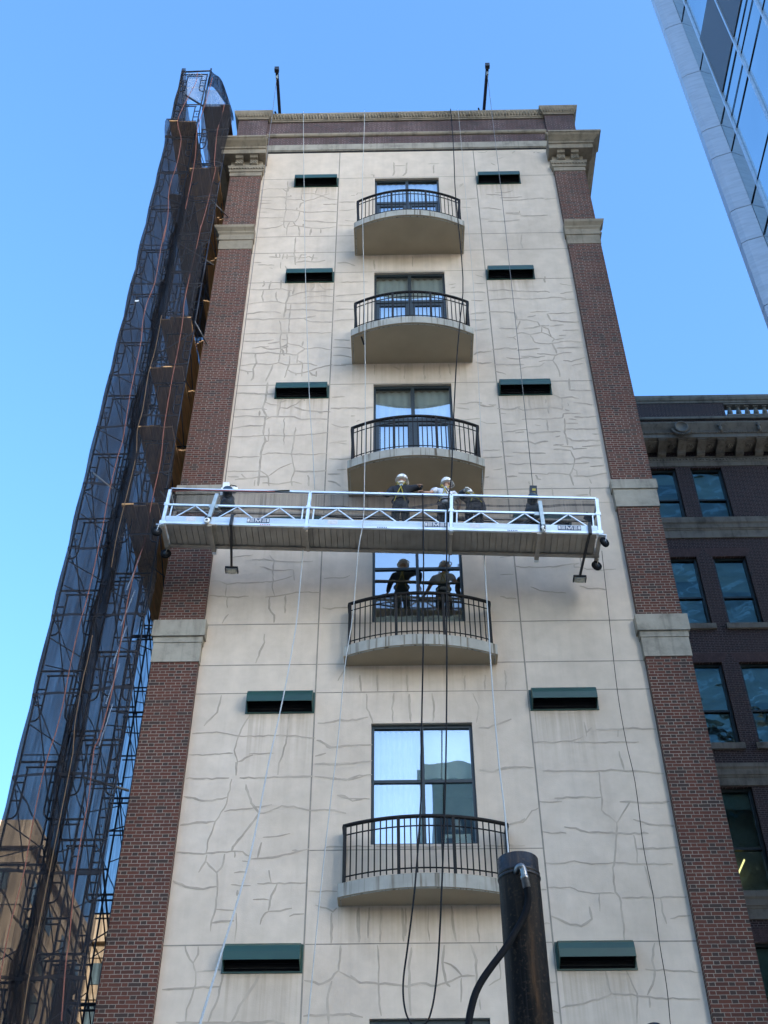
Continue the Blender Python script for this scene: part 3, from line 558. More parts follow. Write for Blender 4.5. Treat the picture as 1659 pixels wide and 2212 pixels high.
[2.68,25.04],[2.77,25.07],[3.02,25.02],[3.07,25.05]],[[3.06,24.97],[3.31,24.99],[3.65,25.03]],[[4.06,25.01],[4.34,25.06],[4.72,25.03]],[[3.56,24.83],[3.8,24.78],[4.02,24.76],[4.23,24.84],[4.43,24.84]],[[1.95,24.79],[2.04,24.9],[2.42,24.95]],
[[2.77,24.68],[2.99,24.62],[3.34,24.67]],[[3.13,24.74],[3.42,24.71],[3.56,24.67],[3.75,24.72]],[[3.56,24.5],[3.72,24.55],[3.93,24.55],[3.98,24.72],[4.08,24.78]],[[4.19,24.53],[4.39,24.51],[4.74,24.65]],[[3.93,24.55],[4.03,24.24],[4.04,23.91]],
[[1.99,24.52],[2.16,24.47],[2.4,24.5]],[[2.45,24.42],[2.78,24.42],[3.2,24.41]],[[3.06,24.25],[3.25,24.32],[3.57,24.32],[3.71,24.46]],[[4.38,24.34],[4.67,24.42]],[[2.45,24.19],[2.72,24.04]],[[4.25,23.85],[4.22,23.43],[4.75,23.39]],[[3.73,23.48],
[3.82,23.25],[3.97,23.14],[4.25,23.16],[4.41,23.11]],[[2.45,23.24],[2.64,23.42]],[[1.78,23.02],[1.94,23.03],[2.07,22.99]],[[1.99,22.94],[2.12,22.87],[2.35,22.86]],[[2.21,22.92],[2.4,22.92]],[[3.2,23.1],[3.2,22.87],[3.24,22.75]],[[3.61,23.11],
[3.6,22.95]],[[2.43,22.79],[2.71,22.75],[2.85,22.78],[2.91,22.82],[2.98,22.85]],[[2.91,22.8],[3.03,22.71],[3.28,22.75],[3.5,22.78],[3.64,22.78],[3.68,22.86]],[[3.63,22.76],[3.64,22.58]],[[3.68,22.82],[3.97,22.73],[4.0,23.14]],[[4.13,22.95],[4.13,
22.85]],[[4.26,22.95],[4.49,22.93],[4.74,22.87]],[[4.04,22.72],[4.14,22.67]],[[2.43,22.61],[2.62,22.6]],[[4.41,22.58],[3.99,22.57],[3.94,22.42],[3.57,22.4],[2.97,22.39]],[[1.98,22.34],[2.14,22.26],[2.38,22.27]],[[4.08,22.39],[4.27,22.35]],[[4.24,
22.45],[4.49,22.44],[4.75,22.46]],[[2.51,22.25],[2.82,22.23]],[[4.0,22.24],[4.29,22.23]],[[3.26,22.19],[3.4,22.17]],[[3.57,22.38],[3.56,22.11],[3.57,21.95]],[[3.99,22.41],[3.98,22.18],[3.94,21.91],[3.97,21.75],[3.97,21.48]],[[3.98,22.04],[4.39,
22.03],[4.74,22.04]],[[2.51,21.97],[2.73,21.98],[2.87,22.03],[3.06,22.04]],[[2.78,21.93],[3.0,21.96]],[[3.1,21.94],[3.21,21.91],[3.48,21.95],[3.85,21.95]],[[4.58,21.85],[4.74,21.85]],[[3.71,21.76],[3.83,21.81]],[[3.97,21.75],[4.08,21.65],[4.34,
21.63],[4.74,21.64]],[[2.43,21.64],[2.89,21.64],[3.08,21.62],[3.21,21.54],[3.39,21.63],[3.53,21.63]],[[3.63,21.5],[3.88,21.52]],[[3.78,21.5],[3.88,21.45],[4.07,21.43],[4.08,21.36],[4.4,21.37]],[[4.29,21.44],[4.74,21.48]],[[3.62,21.35],[3.79,
21.36],[4.02,21.31]],[[4.02,21.31],[4.08,21.03],[4.01,20.74]],[[2.68,21.27],[3.1,21.23],[3.43,21.23]],[[1.98,21.36],[2.39,21.36]],[[2.44,21.17],[2.67,21.15]],[[1.95,21.1],[2.2,21.11],[2.42,21.14]],[[4.09,21.01],[4.28,21.07],[4.74,21.06]],[[2.56,
20.93],[2.75,20.88],[3.02,20.91],[3.32,20.87],[3.74,20.88],[4.05,20.87],[4.4,20.9]],[[4.41,20.78],[4.74,20.81]],[[4.01,20.74],[3.92,20.52],[3.96,20.18]],[[4.01,20.74],[4.08,20.63],[4.08,20.48]],[[2.76,20.61],[3.09,20.57],[3.4,20.55],[3.45,20.58],
[3.71,20.56],[3.92,20.52]],[[3.14,20.54],[3.18,20.41],[3.25,20.38]],[[4.0,20.48],[4.39,20.47],[4.76,20.56]],[[2.44,20.5],[2.72,20.49]],[[2.2,20.71],[2.4,20.75]],[[1.98,20.47],[2.08,20.5]],[[2.97,20.34],[2.98,20.24]],[[4.35,20.37],[4.37,20.23]],
[[2.39,18.11],[2.16,18.07]],[[2.44,17.83],[2.59,17.79],[2.92,17.79],[3.35,17.8],[3.58,17.85],[3.83,17.89]],[[3.73,17.88],[3.71,17.79],[3.86,17.77]],[[3.88,18.08],[3.85,17.82],[3.96,17.72],[4.27,17.69],[4.58,17.71]],[[2.13,17.6],[2.41,17.6]],
[[2.74,17.25],[2.93,17.16],[3.19,17.1],[3.46,17.08]],[[3.76,17.26],[3.92,17.2],[4.16,17.2],[4.3,17.16]],[[2.09,17.02],[2.22,16.97],[2.42,16.95]],[[2.05,15.17],[2.07,15.01],[2.04,14.69]],[[1.88,13.93],[2.1,14.04]],[[3.48,13.95],[3.48,13.63]],
[[3.49,13.72],[3.6,13.82]],[[3.68,13.78],[4.05,13.78],[4.29,13.8],[4.8,13.77]],[[4.08,13.79],[4.06,13.61]],[[2.46,13.51],[2.68,13.52],[2.83,13.51],[3.19,13.53],[3.3,13.58],[3.41,13.63]],[[3.22,13.5],[3.62,13.5],[4.01,13.5],[4.44,13.5]],[[4.04,
13.3],[4.08,12.91]],[[1.81,12.93],[1.99,13.0],[2.43,12.98]],[[2.58,12.91],[2.89,12.89],[3.16,12.91],[3.54,12.89],[3.84,12.91],[4.12,12.9],[4.5,12.86],[4.85,12.83]],[[2.74,12.34],[3.06,12.37],[3.33,12.36],[3.61,12.36]],[[3.61,12.87],[3.6,12.59],
[3.61,12.4],[3.56,12.1],[3.81,11.86],[4.11,12.28]],[[2.47,12.28],[2.88,12.28]],[[3.91,12.26],[4.19,12.26],[4.42,12.23],[4.82,12.26]],[[1.92,11.84],[2.14,11.87],[2.33,12.09],[2.45,12.16]],[[4.1,11.91],[4.36,11.82],[4.86,11.78]],[[2.87,11.79],
[3.16,11.72],[3.29,11.67],[3.77,11.65],[4.33,11.64]],[[2.47,11.68],[2.89,11.66]],[[3.81,11.86],[3.77,11.65],[3.66,11.12],[3.62,11.0],[3.6,10.56],[3.67,10.46],[3.66,9.99],[3.64,9.71]],[[4.06,11.62],[4.08,11.34],[4.05,11.09]],[[4.08,11.35],[4.36,
11.36],[4.85,11.36]],[[2.48,11.11],[2.71,11.09],[2.97,11.14],[3.18,11.09],[3.43,11.07],[3.65,11.11],[3.92,11.07],[4.66,11.06]],[[4.17,11.04],[4.2,10.77],[4.25,10.48]],[[2.48,10.65],[2.85,10.65],[2.98,10.59],[3.16,10.55],[3.59,10.54]],[[3.7,10.46],
[4.33,10.46],[4.84,10.47]],[[2.32,10.62],[2.44,10.62]],[[3.32,10.53],[3.3,10.22]],[[3.13,10.32],[3.14,10.09],[2.96,9.97],[2.69,10.04],[2.48,10.15]],[[4.35,10.45],[4.34,10.19],[4.38,10.0]],[[4.45,10.08],[4.6,10.12],[4.81,10.14]],[[2.32,10.02],
[2.44,10.02]],[[4.12,9.67],[4.05,9.39],[4.07,9.22],[4.04,9.09],[3.88,8.83]],[[3.92,9.24],[4.29,9.23],[4.79,9.19]],[[2.32,9.05],[2.45,9.05]],[[3.25,9.27],[3.28,9.05],[3.31,8.86]],[[3.59,9.24],[3.64,9.09],[3.72,8.84],[3.65,8.39]],[[2.49,8.65],
[2.85,8.7],[3.17,8.8],[3.31,8.86],[3.72,8.83],[4.11,8.78],[4.71,8.76]],[[3.9,8.79],[3.89,8.63]],[[2.31,8.61],[2.44,8.56]],[[-0.76,10.33],[-0.77,10.09],[-0.74,9.73]],[[-0.57,10.33],[-0.59,9.8]],[[-0.37,10.33],[-0.39,9.73]],[[-0.02,10.32],[-0.0,
9.74]],[[0.04,10.31],[0.03,9.83]],[[0.43,10.34],[0.41,10.03],[0.43,9.74]],[[0.81,10.34],[0.83,10.03],[0.87,9.73]],[[1.23,10.34],[1.24,10.03],[1.25,9.72]],[[-0.44,9.69],[-0.41,9.31],[-0.42,8.92],[-0.37,8.54]],[[0.13,9.65],[0.08,9.31],[0.08,8.92],
[0.1,8.54]],[[0.66,9.66],[0.63,9.38],[0.67,9.07],[0.74,8.99]],[[1.1,9.68],[1.18,9.42],[1.17,9.1],[1.19,8.99]],[[-0.88,9.18],[-0.72,9.06],[-0.49,9.06],[0.04,9.01],[0.27,9.06],[0.52,9.0],[0.92,9.15],[1.15,9.16]],[[0.62,9.39],[0.77,9.36],[0.94,
9.16]],[[0.93,9.14],[0.9,8.74]],[[1.53,9.65],[1.56,9.41],[1.56,9.12],[1.36,9.0]],[[-0.87,8.58],[-0.66,8.52]],[[1.2,8.79],[1.21,8.62]],[[-0.79,15.09],[-0.76,14.7]],[[-0.45,15.08],[-0.44,14.7]],[[0.13,15.07],[0.14,14.69]],[[1.27,15.06],[1.25,14.7]],
[[1.66,15.05],[1.64,14.7]],[[2.07,15.05],[2.04,14.69]],[[-0.65,14.65],[-0.64,14.3],[-0.53,13.97]],[[-0.12,14.64],[-0.16,14.29],[-0.15,14.0]],[[0.17,14.63],[0.19,13.99]],[[0.61,14.63],[0.65,14.34],[0.61,14.0]],[[1.41,14.62],[1.5,14.3],[1.43,13.95]],
[[-1.44,13.99],[-1.24,14.04],[-0.84,14.05],[-0.62,14.11]],[[-1.42,13.51],[-1.33,13.44],[-1.18,13.48],[-0.54,13.5]],[[-1.41,13.1],[-1.14,13.08],[-0.54,13.16]],[[-1.4,12.81],[-1.02,12.76],[-0.78,12.85],[-0.54,12.87]],[[-1.18,12.46],[-0.97,12.37],
[-0.58,12.37]],[[-1.38,12.16],[-1.21,12.15],[-1.0,12.09]],[[1.48,13.84],[1.64,13.84],[1.83,13.92],[2.1,14.03]],[[1.43,12.94],[1.69,12.91],[1.92,12.98],[2.27,13.0]],[[1.9,11.84],[2.1,11.89],[2.19,11.95]],[[-1.36,11.44],[-0.53,11.45]],[[-0.47,
11.45],[0.33,11.42],[1.37,11.43]],[[1.43,11.43],[2.14,11.43]],[[0.01,34.02],[0.02,33.47],[-0.03,33.24]],[[0.02,33.82],[0.39,33.83]],[[0.42,34.0],[0.38,33.43],[0.27,33.23]],[[1.05,33.89],[1.4,33.9]],[[1.23,33.86],[1.21,33.35]],[[-0.58,28.98],
[-0.55,28.51]],[[0.5,29.08],[0.49,28.61]],[[1.94,32.63],[2.07,32.77]],[[1.47,31.62],[1.77,31.61]],[[1.44,27.76],[1.64,27.81]],[[1.49,27.62],[1.62,27.66]],[[1.45,27.39],[2.02,27.42]],[[-0.54,24.48],[-0.54,24.1]],[[0.22,24.46],[0.21,24.08]],[[0.7,
24.45],[0.69,24.07]],[[1.09,24.42],[1.08,24.06]],[[1.31,24.47],[1.35,24.05]],[[-0.06,24.4],[0.07,24.3],[0.12,24.32]],[[1.49,22.98],[1.69,22.98],[1.82,23.04],[2.07,23.0]],[[1.42,22.83],[1.74,22.78]],[[1.53,22.4],[1.75,22.41],[1.99,22.44]],[[1.98,
22.95],[2.19,22.87]],[[0.2,24.08],[0.2,23.92]],[[0.7,24.07],[0.7,23.88]],[[1.09,24.06],[1.08,23.92]],[[1.42,22.09],[1.57,22.06]],[[-0.82,22.86],[-0.71,22.86],[-0.56,22.9]],[[2.62,34.51],[2.82,34.49],[2.9,34.59]],[[2.96,34.26],[3.12,34.32]],[[3.65,
34.43],[3.76,34.58]],[[4.3,34.43],[4.36,34.49]],[[4.41,34.46],[4.51,34.44]],[[2.97,33.89],[3.1,33.75]],[[3.17,34.11],[3.38,34.21]],[[2.97,32.24],[3.29,32.24],[3.51,32.33]],[[2.72,32.16],[3.21,32.1]],[[3.1,31.97],[3.41,31.96],[3.77,31.99]],[[3.16,
31.82],[3.83,31.84],[4.26,31.92],[4.41,31.9]],[[4.41,31.84],[4.78,31.9]],[[2.48,31.44],[2.75,31.44],[3.11,31.34]],[[3.22,31.18],[3.63,31.17],[3.62,31.26]],[[3.21,31.12],[3.66,31.09]],[[3.64,31.01],[4.03,30.99],[4.42,31.02]],[[2.7,30.75],[3.25,
30.75],[3.6,30.8]],[[2.45,30.88],[2.73,30.87]],[[3.61,30.13],[3.54,29.66],[3.58,29.4]],[[1.93,31.92],[2.44,31.95]],[[2.24,31.46],[1.93,31.5]],[[2.07,32.75],[1.94,32.56]],[[2.67,21.27],[3.05,21.24],[3.43,21.23]],[[4.45,19.66],[4.76,19.63]],[[3.47,
20.12],[3.47,19.86]],[[4.32,20.13],[4.3,19.85]],[[3.99,19.88],[4.25,19.89]]]
b = MB()
for pl in CR:
    pts = []
    for (xa, za), (xb, zb) in zip(pl, pl[1:]):
        n = max(2, int(math.hypot(xb-xa, zb-za)/.08))
        for i in range(n):
            f = i/n; pts.append((xa+(xb-xa)*f + random.uniform(-.010,.010), za+(zb-za)*f + random.uniform(-.013,.013)))
    pts.append(pl[-1])
    pts = [(min(XR-.02, max(XL+.02, x)), z) for x, z in pts]
    w0 = random.uniform(.024, .044) * (1.25 if pl[0][1] > 19 else 1.0)
    ws = [w0*random.uniform(.75, 1.15) for _ in pts]; ws[0] *= .5; ws[-1] *= .5
    strip(b, pts, ws, -.0045 - random.random()*.0012)
c_ = b.build('crack_repair', M['crack'], BLD, recalc=False); c_['kind'] = 'stuff'

# windows
GY = .115
def window(a, c, door):
    fr = MB(); x0, x1 = WX0+.002, WX1-.002; z0, z1 = a+.002, c-.002; y0, y1 = .075, .155; cx = (x0+x1)/2
    panes = []
    T = .055
    fr.box(x0, x0+T, y0, y1, z0, z1); fr.box(x1-T, x1, y0, y1, z0, z1); fr.box(x0+T, x1-T, y0, y1, z1-.075, z1); fr.box(x0+T, x1-T, y0, y1, z0, z0+.05)
    mids = []
    if door:
        zt = c-1.22
        fr.box(cx-.045, cx+.045, y0, y1, z0+.05, z1-.075)
        fr.box(x0+T, cx-.045, y0-.01, y1, zt-.05, zt+.05); fr.box(cx+.045, x1-T, y0-.01, y1, zt-.05, zt+.05)
        for xa, xb in ((x0+T, cx-.045), (cx+.045, x1-T)):
            st = .085
            fr.box(xa, xa+st, y0+.012, y1-.005, z0+.05, zt-.05); fr.box(xb-st, xb, y0+.012, y1-.005, z0+.05, zt-.05)
            fr.box(xa+st, xb-st, y0+.012, y1-.005, zt-.16, zt-.05); fr.box(xa+st, xb-st, y0+.012, y1-.005, z0+.05, z0+.26)
            panes += [(xa, xb, zt+.05, z1-.075), (xa+st, xb-st, z0+.26, zt-.16)]
    else:
        zm = c-1.20 if c < 15 else c-1.0
        fr.box(cx-.032, cx+.032, y0, y1, z0+.05, z1-.075)
        for xa, xb in ((x0+T, cx-.032), (cx+.032, x1-T)):
            fr.box(xa, xb, y0+.005, y1, zm-.03, zm+.03)
            panes += [(xa, xb, zm+.03, z1-.075), (xa, xb, z0+.05, zm-.03)]
    f = fr.build('window', M['frame'], BLD)
    for xa, xb, za, zb in panes:
        q = MB(); tx = random.uniform(-.003, .003); tz = random.uniform(-.003, .003)
        q.quad((xa-.004, GY-tx, za-.004), (xb+.004, GY+tx, za-.004), (xb+.004, GY+tx+tz, zb+.004), (xa-.004, GY-tx+tz, zb+.004))
        q.build('pane', M['glass'], f, recalc=False)
    # room behind
    r_ = MB(); X0, X1, Z0, Z1 = WX0-.6, WX1+.6, a-.25, c+.3
    r_.quad((X0,.17,Z0),(X0,3.4,Z0),(X0,3.4,Z1),(X0,.17,Z1)); r_.quad((X1,.17,Z0),(X1,.17,Z1),(X1,3.4,Z1),(X1,3.4,Z0)); r_.quad((X0,3.4,Z0),(X1,3.4,Z0),(X1,3.4,Z1),(X0,3.4,Z1)); r_.quad((X0,.17,Z0),(X1,.17,Z0),(X1,3.4,Z0),(X0,3.4,Z0)); r_.quad((X0,.17,Z1),(X0,3.4,Z1),(X1,3.4,Z1),(X1,.17,Z1))
    r_.build('room', M['room'], f, recalc=False)
    return f
def curtain(f, x0, x1, z0, z1, y=.30, folds=9):
    q = MB(); n = folds*4; A = []
    for i in range(n+1):
        x = x0+(x1-x0)*i/n; yy = y+.025*math.sin(i/n*folds*2*PI)
        A.append((q.bm.verts.new((x, yy, z0)), q.bm.verts.new((x, yy, z1))))
    for (p, r_), (s_, t_) in zip(A, A[1:]):
        g = q._f([p, s_, t_, r_]); g.smooth = True
    q.build('curtain', M['curtain'], f, recalc=False)
WF = []
for i, (a, c) in enumerate(WIN): WF.append(window(a, c, i < 3))
curtain(WF[4], WX0+.02, .40, 11.5, 13.95); curtain(WF[4], .42, 1.33, 12.95, 13.95, .30, 3)
curtain(WF[3], WX0+.02, WX1-.02, 16.4, 16.75, .28, 4)
curtain(WF[0], WX0+.02, WX1-.02, 29.5, 33.1, .22, 10)
for k in (1, 2): curtain(WF[k], WX0+.02, WX1-.02, WIN[k][0]+.02, WIN[k][1]-.06, .22, 10)
curtain(WF[5], WX0+.02, .4, 5.9, 8.4)
# things on the sill inside the lowest full window
t_ = empty('storage_box', (1.0, .34, 11.49), 'white box standing on the sill inside the lowest full window', 'box')
b = MB(); b.box(-.24, .24, -.10, .14, 0, .30); b.build('carton', M['white'], t_)
b = MB(); b.box(-.22, -.10, -.103, -.1005, .10, .22); b.build('printed_side', M['plate'], t_)
t_ = empty('table_lamp', (.98, .34, 11.795), 'small lamp with pale tapered shade on the white box', 'lamp')
b = MB(); b.lathe([(.05, 0), (.05, .012), (.012, .02), (.012, .09)], n=12); b.build('lamp_base', M['darkmetal'], t_)
b = MB(); b.lathe([(.13, .07), (.125, .075), (.08, .29), (.078, .292)], n=16); b.build('lamp_shade', M['curtain'], t_)

# balconies
NB = 8
def balcony(z0, e, c, merge):
    x0, x1 = BALX0, BALX1; cx = (x0+x1)/2; hw = (x1-x0)/2; sag = c-e; Rr = (hw*hw+sag*sag)/(2*sag)
    def arcy(x): return -(e + math.sqrt(max(0, Rr*Rr-(x-cx)**2)) - (Rr-sag))
    n = 32
    edge = [(x0+(x1-x0)*i/n, arcy(x0+(x1-x0)*i/n)) for i in range(n+1)]
    poly = [(x0, -.001)] + edge + [(x1, -.001)]
    s_ = MB(); s_.mi = 0; s_.prism(poly, z0, z0+.24, top=0, bot=1, side=0)
    ins = [(cx+(x-cx)*.965, y*.955 if y < -.01 else -.05) for x, y in edge]
    rim = [(x0+.05, -.03, z0-.006)] + [(x, y, z0-.006) for x, y in ins] + [(x1-.05, -.03, z0-.006)]
    s_.mi = 0; s_.tube(rim, .013, 5)
    slab = s_.build('balcony', [M['fascia'], M['soffit']], BLD)
    zt = z0+.24; off = .085
    def ry(x): return arcy(x)+off-.01
    ex0, ex1 = x0+off, x1-off
    XS = [ex0+(ex1-ex0)*i/28 for i in range(29)]
    h = MB()
    path = [(ex0, -.02, zt+1.08), (ex0, ry(ex0)+.05, zt+1.08)] + [(x, ry(x), zt+1.08) for x in XS] + [(ex1, ry(ex1)+.05, zt+1.08), (ex1, -.02, zt+1.08)]
    h.tube(path, .036, 8); h.build('handrail', M['rail'], slab)
    for nm_, zz in (('bottom_rail', .13), ('upper_rail', .90)):
        h = MB(); pp = [(ex0, -.02, zt+zz)] + [(x, ry(x), zt+zz) for x in XS] + [(ex1, -.02, zt+zz)]
        h.tube(pp, .0145, 4); h.build(nm_, M['rail'], slab)
    px = [ex0+.02, ex0+(ex1-ex0)*.334, ex0+(ex1-ex0)*.666, ex1-.02]
    for x in px:
        p = MB(); p.box(x-.028, x+.028, ry(x)-.028, ry(x)+.028, zt-.002, zt+1.06); p.build('railing_post', M['rail'], slab)
    for x in (ex0, ex1):
        p = MB(); p.box(x-.026, x+.026, -.06, -.008, zt-.002, zt+1.05); p.build('railing_post', M['rail'], slab)
    pos = []
    for a_, b_ in zip(px, px[1:]):
        for i in range(NB):
            x = a_+(b_-a_)*(i+1)/(NB+1); pos.append((x, ry(x)))
    if e > .5:
        for x in (ex0, ex1):
            for i in range(5):
                pos.append((x, -.06+(ry(x)+.06)*(i+1)/6))
    if merge:
        p = MB()
        for x, y in pos: p.box(x-.011, x+.011, y-.011, y+.011, zt+.05, zt+1.06)
        o = p.build('baluster', M['rail'], slab); o['kind'] = 'stuff'
    else:
        p = MB(); p.box(-.0115, .0115, -.0115, .0115, .05, 1.06); o = p.build('baluster', M['rail'], slab); o.location = (pos[0][0], pos[0][1], zt)
        for x, y in pos[1:]: inst(o, slab, (x, y, zt))
    return slab
balcony(10.36, .33, .71, False); balcony(15.30, .33, .71, False)
balcony(19.92, .90, 1.29, False); b4 = balcony(24.52, .90, 1.29, True); balcony(29.18, .90, 1.29, True)
b = MB(); b.bar((-.84, -.88, 24.513), (-.78, -.62, 24.513), .045, .006); b.build('tape_patch', M['darkmetal'], b4)

# vent hoods
def hood(x0, x1, zt):
    b = MB(); prof = [(-.003, 0), (-.12, -.02), (-.20, -.085), (-.232, -.19), (-.245, -.335)]
    th = .014
    inner = [(y+th if i else y, z-th) for i, (y, z) in enumerate(prof)]; inner[-1] = (prof[-1][0]+th, prof[-1][1])
    A = [(y, zt+z) for y, z in prof] + [(y, zt+z) for y, z in inner[::-1]]
    # shell as strips
    for i in range(len(prof)-1):
        q = [(prof[i][0], zt+prof[i][1]), (prof[i+1][0], zt+prof[i+1][1]), (inner[i+1][0], zt+inner[i+1][1]), (inner[i][0], zt+inner[i][1])]
        b.profx(q, x0, x1)
    for xa, xb in ((x0-.012, x0-.0005), (x1+.0005, x1+.012)):
        b.profx([(y, zt+z) for y, z in prof] + [(-.235, zt-.345), (-.003, zt-.445)], xa, xb)
    b.box(x0-.05, x0-.0125, -.012, -.001, zt-.45, zt+.0); b.box(x1+.0125, x1+.05, -.012, -.001, zt-.45, zt+.0); b.box(x0-.05, x1+.05, -.022, -.001, zt-.47, zt-.445)
    h = b.build('vent_hood', M['green'], BLD)
    b = MB(); b.box(x0+.001, x1-.001, -.006, -.002, zt-.442, zt-.02)
    for i in range(5):
        z = zt-.40+i*.075; b.bar((x0+.004, -.04, z), (x1-.004, -.04, z), .05, .006, (0,-.6,1))
    b.build('louvre', M['black'], h)
for zt in (33.17, 28.42, 23.72, 19.25, 14.68, 9.70):
    hood(-2.93, -1.70, zt); hood(2.53, 3.74, zt)

# ================================================================== rooftop outriggers
def davit(x0, tipx, lean, label):
    t = empty('outrigger_beam', (x0, 0.1, 36.765), label, 'roof beam', 'outrigger beams on the roof')
    b = MB(); b.box(-.3, .34, -.07, .07, 0, .06); b.box(-.3, .34, -.05, .05, .061, .2); b.box(-.3, .34, -.07, .07, .201, .24); b.build('base_beam', M['scaff'], t)
    b = MB(); b.bar((0, .9, .18), (tipx, -1.46, .50), .09, .13); b.build('boom', M['scaff'], t)
    b = MB(); b.box(tipx-.07, tipx+.07, -1.58, -1.46, .40, .58); b.build('head_block', M['darkmetal'], t)
    b = MB(); b.tube([(tipx*.95, -1.36, .42), (tipx*.95, -1.36, .32)], .03, 6); b.lathe([(.03,0),(.045,.03),(.03,.06)], (tipx*.95, -1.36, .24), 8); b.build('shackle', M['galv'], t)
    b = MB(); b.bar((0, .2, .25), (-.14, -.2, .30), .05, .05); b.tube([(.16, .1, .24), (.2, .1, .42)], .012, 5); b.build('brace_stub', M['scaff'], t)
    return t
davit(-3.66, .02, 0, 'dark steel roof beam reaching out above the left end of the parapet')
davit(2.90, .10, 0, 'dark steel roof beam reaching out above the right half of the parapet')

# ================================================================== suspended platform
TH = .0495
PF = empty('suspended_platform', (-4.77, -1.65, 17.69), 'long silver aluminium work platform hanging across the facade with three workers', 'platform', rot=(0, TH, 0))
LN = 8.80; DP = .72
SEC = [0.02, 2.93, 5.83, 8.78]
b = MB()
n = 70
for i in range(n):
    x0 = .10+(LN-.2)*i/n; b.box(x0+.006, x0+(LN-.2)/n-.006, .05, DP-.05, .012+random.uniform(0,.004), .04)
b.box(.08, LN-.08, .05, DP-.05, .041, .045)
b.build('deck', M['alu_dull'], PF)
b = MB(); b.box(.04, LN-.04, DP-.055, DP, -.03, .05); b.box(.04, LN-.04, DP-.09, DP-.0555, -.032, -.02); b.build('edge_beam', M['alu_dull'], PF)
for k in range(3):
    xa, xb = SEC[k]+.04, SEC[k+1]-.04
    b = MB(); b.box(xa, xb, 0, .045, -.0, .05)
    b.box(xa, xb, .012, .03, .0505, .205)
    b.mi = 1; b.box(xa+.002, xb-.002, .006, .0115, .056, .203); b.mi = 0
    for i in range(5): b.box(xa, xb, -.002, .0115, .0515+i*.031, .0515+i*.031+.0225)
    b.build('toe_board', [M['alu'], M['motor']], PF)
    b = MB(); b.box(xa, xb, DP-.05, DP-.02, .051, .2); b.build('toe_board', M['alu_dull'], PF)
    for yy, mt in ((.02, M['alu']), (DP-.03, M['alu_dull'])):
        b = MB(); b.box(xa, xb, yy-.02, yy+.02, .50, .545); b.build('mid_rail', mt, PF)
        b = MB(); b.box(xa-.03, xb+.03, yy-.022, yy+.022, .945, .99); b.build('top_rail', mt, PF)
        b = MB()
        npk = 3; wdt = (xb-xa-.24)/npk
        for i in range(npk):
            c0 = xa+.12+wdt*(i+.5)
            b.bar((c0-.01, yy, .50), (c0-.40*wdt, yy, .205), .022, .022, (0,1,0)); b.bar((c0+.01, yy, .50), (c0+.40*wdt, yy, .205), .022, .022, (0,1,0))
        b.box(xa+.06, xa+.085, yy-.012, yy+.012, .206, .499); b.box(xb-.085, xb-.06, yy-.012, yy+.012, .206, .499)
        b.build('truss_bracing', mt, PF)
    # name plates and stickers
    b = MB(); xp = [1.72, 5.30, 7.95][k]; b.box(xp, xp+.46, -.0085, -.0025, .065, .185); pl = b.build('name_plate', M['plate'], PF)
    b = MB(); y0, y1 = -.012, -.009
    b.box(xp+.01, xp+.055, y0, y1, .085, .165); b.box(xp+.405, xp+.45, y0, y1, .085, .165)
    for q in (.075, .10, .125): b.box(xp+q, xp+q+.014, y0, y1, .075, .175)
    for q in (.32, .345, .37): b.box(xp+q, xp+q+.014, y0, y1, .075, .175)
    # the V / M shape in the middle
    b.profx([(y0, .075), (y1, .075), (y1, .175), (y0, .175)], xp+.165, xp+.18); b.profx([(y0, .075), (y1, .075), (y1, .175), (y0, .175)], xp+.275, xp+.29)
    b.bar((xp+.178, (y0+y1)/2, .17), (xp+.228, (y0+y1)/2, .085), .024, .003, (0,1,0)); b.bar((xp+.278, (y0+y1)/2, .17), (xp+.228, (y0+y1)/2, .085), .024, .003, (0,1,0))
    b.build('plate_lettering', M['sticker'], pl)
    b = MB(); xs_ = [.48, 3.35, 6.2][k]; b.box(xs_, xs_+.2, -.006, -.0025, .07, .18); b.build('warning_sticker', M['sticker'], PF)
    b = MB(); xs_ = [2.0, 4.35, 6.95][k]
    for i in range(6): b.box(xs_+i*.035, xs_+i*.035+.022, -.003, -.0005, .012, .036)
    b.build('serial_marking', M['sticker_r'] if k == 0 else M['plate'], PF)
for k in range(3):
    b = MB(); b.quad((SEC[k]+.035, .062, .06), (SEC[k+1]-.035, .062, .06), (SEC[k+1]-.035, .062, .955), (SEC[k]+.035, .062, .955)); b.build('mesh_screen', M['screen'], PF, recalc=False)
for i, x in enumerate(SEC):
    for yy, mt in ((.02, M['alu']), (DP-.03, M['alu_dull'])):
        b = MB(); b.box(x-.032, x+.032, yy-.035, yy+.036, -.04, .94); b.box(x-.05, x+.05, yy-.042, yy+.03, .49, .56); b.box(x-.06, x+.06, yy-.042, yy+.03, -.02, .06)
        b.build('post', mt, PF)
    b = MB(); b.box(x-.035, x+.035, .06, DP-.07, -.07, .0); b.build('cross_beam', M['alu_dull'], PF)
for x in (0.0, LN):
    for zz in (.51, .955):
        b = MB(); b.box(x-.02, x+.02, .06, DP-.07, zz, zz+.04); b.build('end_rail', M['alu'], PF)
    b = MB(); b.box(x-.018, x+.018, .06, DP-.07, .06, .2); b.build('end_toe_board', M['alu'], PF)
